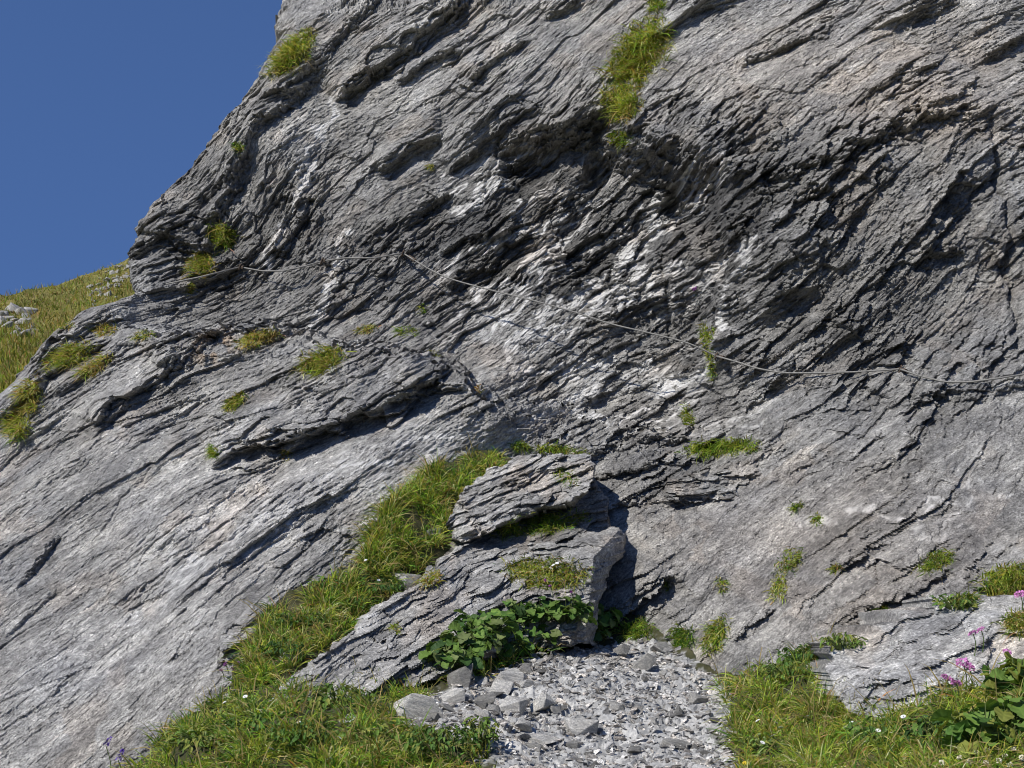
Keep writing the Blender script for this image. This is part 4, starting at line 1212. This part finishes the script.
def plant(name, px, py, n, size, spread, height, tpl, pal, label, cat='plant', group=None, seed=0, only=None):
    """foliage: leaves on thin stalks rising from one root"""
    rng = np.random.default_rng(seed + 5000)
    P, ok = cast([px], [py], only)
    if not ok[0]: return None
    b = P[0] + np.array([0, 0.05, -0.01])
    a = rng.random(n) * 6.283; rr = spread * np.sqrt(rng.random(n))
    top = np.stack([rr * np.cos(a), rr * np.sin(a), height * (0.35 + 0.65 * rng.random(n)) * (1 - 0.35 * rr / spread)], -1)
    pal = np.array(pal); tint = pal[rng.integers(len(pal), size=n)] * (0.75 + 0.5 * rng.random((n, 1)))
    v, q, c = leaves(top, a + rng.normal(size=n) * 0.7, -0.25 + 0.45 * rng.normal(size=n), 0.4 * rng.normal(size=n), size * (0.55 + 0.7 * rng.random(n)), tint, tpl)
    root = empty(name, b); tag(root, label, cat, group)
    o = put('foliage', mesh_from('foliage', v, q, {'tint': c}), M_LEAF, root)
    parts = []
    for i in range(0, n, max(1, n // 40)):
        t = np.linspace(0, 1, 5)[:, None]
        p = np.array([0, 0, -0.02]) * (1 - t) + top[i] * t + np.array([0, 0, 0.25 * height]) * (t * (1 - t))
        sv, sq = tube(p, 0.0035, 4); parts.append((sv, sq, flat_col(len(sv), (0.12, 0.16, 0.05))))
    v, q, c = merge(parts)
    put('stalks', mesh_from('stalks', v, q, {'tint': c}), M_LEAF, root)
    return root


BUT = [  # broad leaves under the bedded shelf, left to right
    (452, 672, 'broad leaved plant at the lower left end of the leafy band, touching the gravel'),
    (470, 655, 'broad leaved plant with tilted leaves, second from the left in the leafy band'),
    (486, 640, 'broad leaved plant in front of the foot of the rock rib'),
    (503, 662, 'low broad leaved plant at the gravel edge left of the middle of the leafy band'),
    (512, 632, 'dense broad leaved plant under the left end of the bedded shelf'),
    (530, 655, 'broad leaved plant with the largest leaves in the middle front of the leafy band'),
    (540, 625, 'dark leaved plant close under the olive grass cushion'),
    (558, 650, 'broad leaved plant right of the largest leaves, front of the leafy band'),
    (566, 625, 'dark leaved plant at the foot of the rounded slab'),
    (585, 645, 'broad leaved plant at the right end of the leafy band beside the crevice'),
    (597, 632, 'small leaved dark plant in the crevice shadow at the right end of the leafy band'),
]
for i, (x, y, lab) in enumerate(BUT):
    plant('broad_leaved_plant', x, y, 75, 0.075, 0.20, 0.27, LEAF_ROUND, [G1, G2, G3, G2, G4], lab, seed=i)
BIG = [(1016, 742, 'tall plant with big lobed leaves at the right picture edge, nearest the viewer'),
       (990, 752, 'big leaved plant standing left of the tall one at the right edge'),
       (1022, 700, 'big leaved plant highest at the right picture edge below the rock hump')]
for i, (x, y, lab) in enumerate(BIG):
    plant('big_leaved_plant', x, y, 70, 0.085, 0.18, 0.26, LEAF_ROUND, [G2, G1, G2, G5], lab, seed=50 + i, only='ground')
SML = [
    (278, 660, 70, .045, .16, .16, [G3, G1, G3], 'dark green herb at the left border of the gully grass'),
    (300, 628, 80, .045, .16, .15, [G3, G1], 'dark feathery herb beside the slab, lower one of two in the gully'),
    (325, 592, 60, .06, .12, .12, [G1, G2, G4], 'pale rounded herb where the gully grass meets the left slab'),
    (375, 592, 110, .05, .20, .14, [G3, G1, G2], 'dark leafy herb in the middle of the gully above the bare rock rib'),
    (352, 610, 80, .045, .16, .13, [G3, G1, G2], 'dark herb just below the leafy herb in the gully'),
    (398, 548, 70, .045, .15, .12, [G3, G1], 'dark herb near the upper bend of the gully'),
    (335, 706, 130, .05, .2, .13, [G2, G5, G1], 'bright green herb in the lower left meadow, below the rock rib'),
    (378, 690, 140, .05, .2, .14, [G2, G1, G5], 'bright feathery herb between the rock rib and the pale boulder'),
    (415, 668, 130, .055, .18, .14, [G2, G1, G1], 'fresh green herb left of the broad leaved plants'),
    (430, 650, 80, .05, .14, .12, [G1, G3, G2], 'dark green herb at the lower end of the rock rib'),
    (300, 745, 130, .05, .2, .13, [G5, G2, G1], 'yellowish herb near the bottom edge in the lower left meadow'),
    (372, 745, 140, .05, .2, .14, [G2, G5], 'yellow green feathery herb at the bottom edge left of the pale boulder'),
    (440, 752, 150, .05, .2, .15, [G2, G5, G1], 'green feathery herb at the bottom edge below the gravel heap'),
    (480, 750, 80, .045, .1, .2, [G2, G5], 'upright herb in front of the gravel heap'),
    (232, 715, 90, .045, .18, .11, [G4, G5, G2], 'small pale herb at the left border of the lower meadow'),
    (262, 735, 110, .05, .2, .12, [G2, G1], 'leafy herb in the left part of the lower meadow'),
    (205, 745, 100, .05, .2, .11, [G5, G4, G2], 'yellowish herb at the lower left corner of the meadow'),
    (812, 668, 170, .045, .2, .17, [G1, G2, G3], 'low leafy shrub on the right bank against the slab foot'),
    (790, 680, 110, .045, .17, .14, [G2, G5, G1], 'low leafy shrub left of the denser shrub on the right bank'),
    (845, 650, 80, .04, .13, .12, [G2, G5], 'small leafy shrub at the shoulder of the rock hump'),
    (958, 610, 60, .045, .12, .12, [G2, G1, G5], 'fresh herb on the crown of the pale rock hump'),
    (880, 745, 90, .05, .16, .16, [G1, G2], 'leafy herb in the long grass of the right bank'),
    (765, 752, 90, .04, .14, .10, [G5, G2, G4], 'yellow green herb at the bottom edge right of the path'),
    (945, 745, 90, .055, .17, .16, [G1, G2, G3], 'leafy herb left of the big leaved plants'),
    (683, 640, 60, .045, .09, .12, [G3, G1], 'dark herb at the slab foot right of the crevice mouth'),
]
for i, (x, y, n, sz, spd, h, pal, lab) in enumerate(SML):
    plant('leafy_herb', x, y, int(n * 1.7), sz * 0.78, spd * 1.1, h * 1.1, LEAF_LONG, pal, lab, seed=100 + i, only=None if x in (958, 845) else 'ground')

# ------------------------------------------------------------------ flowers


def petal_material(name, col, trans=0.2):
    m, t, b = new_mat(name)
    geo = N(t, 'ShaderNodeNewGeometry')
    n = noise(t, geo.outputs['Position'], 120, 2)
    c = mixc(t, 1.0, col, ramp(t, n, [(0.3, 0.75), (0.7, 1.2)]), 'MULTIPLY')
    t.links.new(c, b.inputs['Base Color']); b.inputs['Roughness'].default_value = 0.6
    return m


M_PINK = petal_material('pink_petals', (0.56, 0.22, 0.46)); M_CREAM = petal_material('cream_petals', (0.66, 0.62, 0.46)); M_WHITE = petal_material('white_petals', (0.8, 0.8, 0.78))
M_PURPLE = petal_material('purple_petals', (0.12, 0.06, 0.36)); M_YELLOW = petal_material('yellow_petals', (0.72, 0.52, 0.04)); M_MAGENTA = petal_material('magenta_petals', (0.34, 0.10, 0.36))


def flower_head(kind, r, seed):
    rng = np.random.default_rng(seed)
    if kind == 'umbel':
        n = 90; d = rng.normal(size=(n, 3)); d /= np.linalg.norm(d, axis=1)[:, None]; d[:, 2] = np.abs(d[:, 2]) * 0.7
        P = d * r * (0.6 + 0.5 * rng.random((n, 1))); sz = np.full(n, 0.42 * r)
    elif kind == 'spike':
        n = 46; a = rng.random(n) * 6.28; z = rng.random(n) * 5 * r
        P = np.stack([0.8 * r * np.cos(a), 0.8 * r * np.sin(a), z], -1) * (1, 1, 1); P[:, :2] *= (1.1 - z / (6 * r))[:, None]; sz = np.full(n, 0.8 * r)
    elif kind == 'clover':
        n = 50; d = rng.normal(size=(n, 3)); d /= np.linalg.norm(d, axis=1)[:, None]; P = d * r * 0.55; sz = np.full(n, 0.65 * r)
    else:
        n = 12; a = np.arange(n) * 6.283 / n; P = np.stack([0.15 * r * np.cos(a), 0.15 * r * np.sin(a), 0 * a], -1); sz = np.full(n, r)
        v, q, c = leaves(P, a, 0.25 + 0 * a, 0 * a, sz, np.ones((n, 3)), LEAF_TINY)
        return mesh_from('flower_head', v, q)
    a = np.arctan2(P[:, 1], P[:, 0]) + 0.4 * rng.normal(size=n)
    v, q, c = leaves(P, a, 0.4 + 0.4 * rng.normal(size=n), rng.normal(size=n), sz, np.ones((n, 3)), LEAF_TINY)
    return mesh_from('flower_head', v, q)


def flower(name, px, py, foot, kind, r, mat, label, group=None, seed=0, only=None):
    """flower whose head stands at (px, py); its stem is rooted on the ground seen at py + foot"""
    P, ok = cast([px + 2], [py + foot], only)
    if not ok[0]: return
    p = P[0]; h = foot * p[1] / F * 1.0
    root = empty(name, p); tag(root, label, 'flower', group)
    t = np.linspace(0, 1, 6)[:, None]
    top = np.array([-2 * p[1] / F, -0.03, h])
    pts = top * t + np.array([0.02, 0, 0]) * np.sin(t * 3.1) * (h / 0.2)
    pts[0, 2] -= 0.03
    v, q = tube(pts, 0.003, 5)
    put('stem', mesh_from('stem', v, q, {'tint': flat_col(len(v), (0.10, 0.16, 0.04))}), M_LEAF, root)
    me = flower_head(kind, r, seed); hd = put('flower_head', me, mat, root)
    hd.location = top; hd.rotation_euler = (0.5, -0.2, seed)


PK = [(962, 664, 30, .034, 'largest pink flower cluster in front of the pale rock hump'), (968, 668, 26, .026, 'pink flower cluster touching the largest one on its right'),
      (946, 680, 24, .032, 'pink flower cluster lower left of the largest one'), (955, 684, 20, .024, 'small pink flower between the two larger clusters'),
      (972, 634, 22, .022, 'faint pink flower high on the face of the rock hump'), (980, 630, 22, .02, 'upper right faint pink flower on the face of the rock hump'),
      (1019, 595, 20, .028, 'pink flower at the right picture edge on the grass cushion'), (1006, 652, 26, .02, 'small pink flower near the right edge above the big leaves')]
for i, (x, y, ft, r, lab) in enumerate(PK):
    flower('pink_flower', x, y, ft, 'umbel', r, M_PINK, lab, seed=i)
for i, (x, y) in enumerate([(975, 752), (985, 749), (994, 744), (1003, 755), (1012, 748), (1020, 757), (997, 760), (984, 762), (968, 761), (1008, 764), (958, 757), (940, 762)]):
    flower('cream_flower', x, y, 16, 'clover', .013, M_CREAM, 'small cream clover head in the grass at the lower right corner', 'cream clover heads in the lower right corner', seed=20 + i, only='ground')
for i, (x, y) in enumerate([(775, 722), (780, 727), (772, 735), (850, 722), (877, 730), (762, 742), (881, 749), (839, 700), (806, 716), (757, 720), (902, 716)]):
    flower('white_flower', x, y, 14, 'daisy', .014, M_WHITE, 'small white flower in the long grass right of the path', 'white flowers on the right bank', seed=40 + i, only='ground')
for i, (x, y) in enumerate([(742, 752), (747, 757), (751, 749), (744, 762), (756, 760), (763, 755), (748, 743)]):
    flower('yellow_flower', x, y, 8, 'daisy', .012, M_YELLOW, 'tiny yellow flower at the grassy right edge of the path', 'yellow flowers at the path edge', seed=60 + i, only='ground')
flower('purple_flower', 106, 746, 40, 'spike', .014, M_PURPLE, 'taller purple flower spike in front of the slab at lower left', seed=71)
flower('purple_flower', 119, 760, 26, 'spike', .013, M_PURPLE, 'shorter purple flower spike right of the taller one at lower left', seed=72)
for i, (x, y) in enumerate([(548, 563), (553, 565), (557, 563), (551, 568), (560, 567)]):
    flower('white_flower', x, y, 10, 'daisy', .014, M_WHITE, 'white flower on the grass cushion of the bedded shelf', 'white flowers on the shelf cushion', seed=80 + i)
for i, (x, y) in enumerate([(545, 580), (571, 592), (577, 602), (550, 586)]):
    flower('magenta_flower', x, y, 10, 'clover', .012, M_MAGENTA, 'small magenta flower at the edge of the olive cushion above the broad leaves', 'magenta flowers on the shelf', seed=90 + i)
for i, (x, y) in enumerate([(226, 664), (239, 663), (233, 668), (222, 670)]):
    flower('magenta_flower', x, y, 10, 'clover', .013, M_MAGENTA, 'small magenta flower under the slab overhang at the left border of the gully grass', 'magenta flowers by the left slab', seed=95 + i)
for i, (x, y) in enumerate([(376, 521), (373, 538), (385, 552), (366, 560), (379, 580), (360, 545), (392, 535)]):
    flower('white_flower', x, y, 14, 'daisy', .013, M_WHITE, 'small white flower in the gully grass', 'white flowers in the gully grass', seed=110 + i)
for i, (x, y) in enumerate([(235, 690), (225, 702), (246, 696), (300, 722), (340, 737), (272, 748), (330, 758), (352, 720)]):
    flower('white_flower', x, y, 12, 'daisy', .014, M_WHITE, 'small white flower in the lower left meadow', 'white flowers in the lower left meadow', seed=130 + i, only='ground')
flower('violet_flower', 694, 289, 5, 'clover', .022, M_MAGENTA, 'single violet flower on the dark wall left of the upright rock corner', seed=150)

# ------------------------------------------------------------------ the fixed cable
m, t, b = new_mat('weathered_steel_rope')
tc = N(t, 'ShaderNodeTexCoord')
n1 = noise(t, tc.outputs['Object'], 40, 4); c = ramp(t, n1, [(0.3, (0.15, 0.145, 0.135)), (0.7, (0.28, 0.27, 0.245))])
t.links.new(c, b.inputs['Base Color']); b.inputs['Metallic'].default_value = 0.35; b.inputs['Roughness'].default_value = 0.55
wv = N(t, 'ShaderNodeTexWave'); wv.inputs['Scale'].default_value = 40; t.links.new(tc.outputs['Object'], wv.inputs['Vector'])
bp = N(t, 'ShaderNodeBump'); bp.inputs['Strength'].default_value = 0.3; bp.inputs['Distance'].default_value = 0.004
t.links.new(wv.outputs['Fac'], bp.inputs['Height']); t.links.new(bp.outputs[0], b.inputs['Normal'])
M_ROPE = m
m, t, b = new_mat('rusty_anchor_iron')
tc = N(t, 'ShaderNodeTexCoord')
n1 = noise(t, tc.outputs['Object'], 60, 4); c = ramp(t, n1, [(0.3, (0.07, 0.055, 0.045)), (0.7, (0.16, 0.12, 0.09))])
t.links.new(c, b.inputs['Base Color']); b.inputs['Metallic'].default_value = 0.5; b.inputs['Roughness'].default_value = 0.7
M_IRON = m
SPANS = [[(166, 284), (200, 277), (240, 267)], [(240, 267), (262, 271), (282, 271), (302, 267), (322, 261)], [(322, 261), (345, 258), (375, 258), (403, 253)],
         [(403, 253), (425, 267), (446, 278), (490, 290), (532, 300), (575, 312), (610, 324), (650, 333), (690, 343), (716, 356)],
         [(716, 356), (738, 362), (755, 368), (782, 373), (815, 373), (855, 372), (900, 369)],
         [(900, 369), (920, 376), (945, 382), (970, 382), (1000, 378), (1045, 371)]]
root = None; anchors = []
allp = []
for sp_i, span in enumerate(SPANS):
    S = np.array(span, float)
    tt = np.linspace(0, 1, 60); cum = np.concatenate([[0], np.cumsum(np.hypot(*np.diff(S, axis=0).T))]); cum /= cum[-1]
    # smooth the drawn points a little
    qx = np.interp(tt, cum, S[:, 0]); qy = np.interp(tt, cum, S[:, 1])
    for _ in range(6):
        qx[1:-1] = 0.25 * qx[:-2] + 0.5 * qx[1:-1] + 0.25 * qx[2:]; qy[1:-1] = 0.25 * qy[:-2] + 0.5 * qy[1:-1] + 0.25 * qy[2:]
    P, ok = cast(qx, qy, 'cliff'); Y = P[:, 1]
    ys = np.interp(tt, [0, 1], [Y[:3].min() - 0.05, Y[-3:].min() - 0.05]) - 0.17 * np.sin(np.pi * tt)
    # keep clear of the rock: the taut line rests on the highest bosses
    need = np.minimum.accumulate(np.minimum(ys, Y - 0.035))
    cl = np.minimum(ys, Y - 0.03)
    k = np.hanning(17); k /= k.sum()
    pad = np.pad(cl, 8, mode='edge'); cl = np.minimum(np.convolve(pad, k, 'valid'), Y - 0.022)
    pad = np.pad(cl, 4, mode='edge'); k2 = np.ones(9) / 9; cl = np.convolve(pad, k2, 'valid')
    if allp: cl[0] = allp[-1][-1][1]
    a_, b_ = ray(qx, qy)
    pts = np.stack([a_ * cl, cl, EYE[2] + b_ * cl], -1)
    allp.append(pts); anchors.append((pts[0], Y[0]))
anchors = anchors[1:]
rp = np.concatenate([p[(1 if i else 0):] for i, p in enumerate(allp)])
base = rp[len(rp) // 2]
root = empty('safety_cable', base); tag(root, 'grey steel hand cable strung across the rock wall above the ledge', 'cable')
v, q = tube(rp - base, 0.0085, 8)
put('steel_rope', mesh_from('steel_rope', v, q, smooth=True), M_ROPE, root)
for i, (p, yw) in enumerate(anchors):
    pin = np.array([[0, 0.22, 0.03], [0, 0.02, 0.01], [0, -0.03, 0.0]]) + p - base
    th_ = np.linspace(0, 2 * np.pi, 12); ring = np.stack([0.012 * np.sin(th_), 0.028 * np.cos(th_) - 0.005, 0.030 * np.sin(th_)], -1) + p - base
    parts = []
    for pts, r in ((pin, 0.012), (ring, 0.008)):
        v, q = tube(pts, r, 7); parts.append((v, q, flat_col(len(v), (1, 1, 1))))
    # rope clamp beside the eye
    s_ = 0.05 * (rp[min(len(rp) - 1, (i + 1) * 59 + 4)] - p) / 0.1
    v, q = tube(np.array([p - base + s_ * 0.6, p - base + s_ * 1.3]), 0.021, 6); parts.append((v, q, flat_col(len(v), (1, 1, 1))))
    v, q, c = merge(parts)
    put('anchor_bolt', mesh_from('anchor_bolt', v, q), M_IRON, root)

# ------------------------------------------------------------------ the hillside beyond the left ridge
HT = [(0, 296, 62), (60, 287, 64), (100, 276, 65), (135, 263, 66), (200, 235, 68), (0, 345, 42), (0, 410, 24), (60, 330, 46), (110, 305, 52), (135, 300, 55), (40, 310, 55), (-150, 320, 58), (-150, 420, 30)]
h_ = np.array([at(*c) for c in HT])
h_ = np.concatenate([h_, [[-60, 90, -8], [-20, 95, 2], [10, 100, 8], [-60, 30, -6], [-60, 60, 1], [20, 60, 16], [20, 30, 3], [-10, 14, -4], [10, 16, -3], [60, 60, 20], [60, 100, 10], [-110, 60, -10], [-110, 100, -14]]])
hill_z = tps_fit(h_[:, :2], h_[:, 2], 0.1)
hx = np.concatenate([np.arange(-110, -34, 2.0), np.arange(-34, -8, 0.12), np.arange(-8, 60, 2.0)]); hy = np.concatenate([np.arange(14, 20, 0.8), np.arange(20, 72, 0.12), np.arange(72, 112, 2.0)])
_a = np.linspace(-110, 60, 120); _b = np.linspace(14, 112, 100); _H = hill_z(*np.meshgrid(_a, _b))
hX, hY = np.meshgrid(hx, hy); hZ = bil(_a, _b, _H, hX, hY) + 0.35 * fbm(hX / 5, hY / 5, 1700, 3) + 0.10 * fbm(hX / 0.9, hY / 0.9, 1710, 3)
hi = np.arange(hX.size).reshape(hX.shape)
Qh = np.stack([hi[:-1, :-1], hi[:-1, 1:], hi[1:, 1:], hi[1:, :-1]], -1).reshape(-1, 4)
m, t, b = new_mat('alpine_meadow')
geo = N(t, 'ShaderNodeNewGeometry')
n1 = noise(t, geo.outputs['Position'], 0.5, 6, 0.65); n2 = noise(t, geo.outputs['Position'], 5.0, 5, 0.75); n3 = noise(t, geo.outputs['Position'], 0.9, 5, 0.7)
c = ramp(t, n1, [(0.3, (0.12, 0.135, 0.03)), (0.5, (0.21, 0.19, 0.05)), (0.7, (0.30, 0.25, 0.095))])
c = mixc(t, 0.9, c, ramp(t, n2, [(0.3, 0.45), (0.5, 1.0), (0.7, 1.45)]), 'MULTIPLY')
t.links.new(c, b.inputs['Base Color']); b.inputs['Roughness'].default_value = 0.9
bp = N(t, 'ShaderNodeBump'); bp.inputs['Strength'].default_value = 0.8; bp.inputs['Distance'].default_value = 0.25
t.links.new(n2, bp.inputs['Height']); t.links.new(bp.outputs[0], b.inputs['Normal'])
hill = put('hillside', mesh_from('hillside', np.stack([hX, hY, hZ], -1).reshape(-1, 3), Qh, smooth=True), m); tag(hill, kind='structure')
val = mesh_from('valley_ground', np.array([[-4000, -4000, -30.0], [4000, -4000, -30], [4000, 4000, -30], [-4000, 4000, -30]]), np.array([[0, 1, 2, 3]]))
tag(put('valley_ground', val, m), kind='structure')


def hcast(px, py):
    a, b = ray(px, py)
    for Y in np.arange(18, 75, 0.1):
        if EYE[2] + b * Y <= float(lookup(hx, hy, hZ, np.array([a * Y]), np.array([Y]))[0]): return np.array([a * Y, Y, EYE[2] + b * Y])
    return None


_r = np.random.default_rng(31)
for i in range(84):
    if i < 54: x, y = 90 + 42 * _r.random(), 0; y = 294 - (x - 90) * 0.5 + 12 * _r.normal() * 0.8; lab, gr = 'pale boulder lying in the scree on the hillside below the skyline', 'pale boulders in the hillside scree'
    else: x, y = 36 * _r.random(), 308 + 28 * _r.random(); lab, gr = 'pale boulder on the rocky patch of the hillside at the left edge', 'pale boulders of the left rocky patch'
    p = hcast(x, y)
    if p is None: continue
    r = ((2.0 + 3.0 * _r.random()) if i < 54 else (3 + 6 * _r.random())) * p[1] / F
    o = stone(STONE_PROTO[i % 14], p + np.array([0, 0, 0.1 * r]), (r * 1.3, r, r * 0.8), (_r.normal() * 0.3, _r.normal() * 0.3, _r.random() * 6), 'boulder'); tag(o, lab, 'boulder', gr)
# grass of the hillside
n = 9000
p = sample_poly([(-30, 300), (60, 285), (138, 258), (142, 320), (90, 330), (40, 380), (0, 440), (-40, 440)], n, _r)
a, b = ray(p[:, 0], p[:, 1]); bestY = np.full(n, 99.0); done = np.zeros(n, bool)
for Y in np.arange(18, 75, 0.15):
    g = lookup(hx, hy, hZ, a * Y, np.full(n, Y)); h = (~done) & (EYE[2] + b * Y <= g); bestY[h] = Y; done |= h
a, b, bestY = a[done], b[done], bestY[done]; n = len(a)
P = np.stack([a * bestY, bestY, EYE[2] + b * bestY], -1)
tint = np.clip(mixtint(n, _r, (0.8, 4, 2, 3, 0.2, 0.4)) * (1 + 0.4 * perlin(P[:, 0] / 2.0, P[:, 1] / 3.0, 1750))[:, None], 0.01, 0.6)
V, q, tr, c = blades(P, np.array([0, -0.2, 1]) + 0.5 * _r.normal(size=(n, 3)), 0.28 * (0.5 + _r.random(n)), np.full(n, 0.035), 0.3 * _r.random(n), tint, _r)
tag(put('grass', mesh_from('hill_grass', V, [q, tr], {'tint': c}), M_GRASS), 'sunlit meadow grass on the distant hillside', 'grass', kind='stuff')
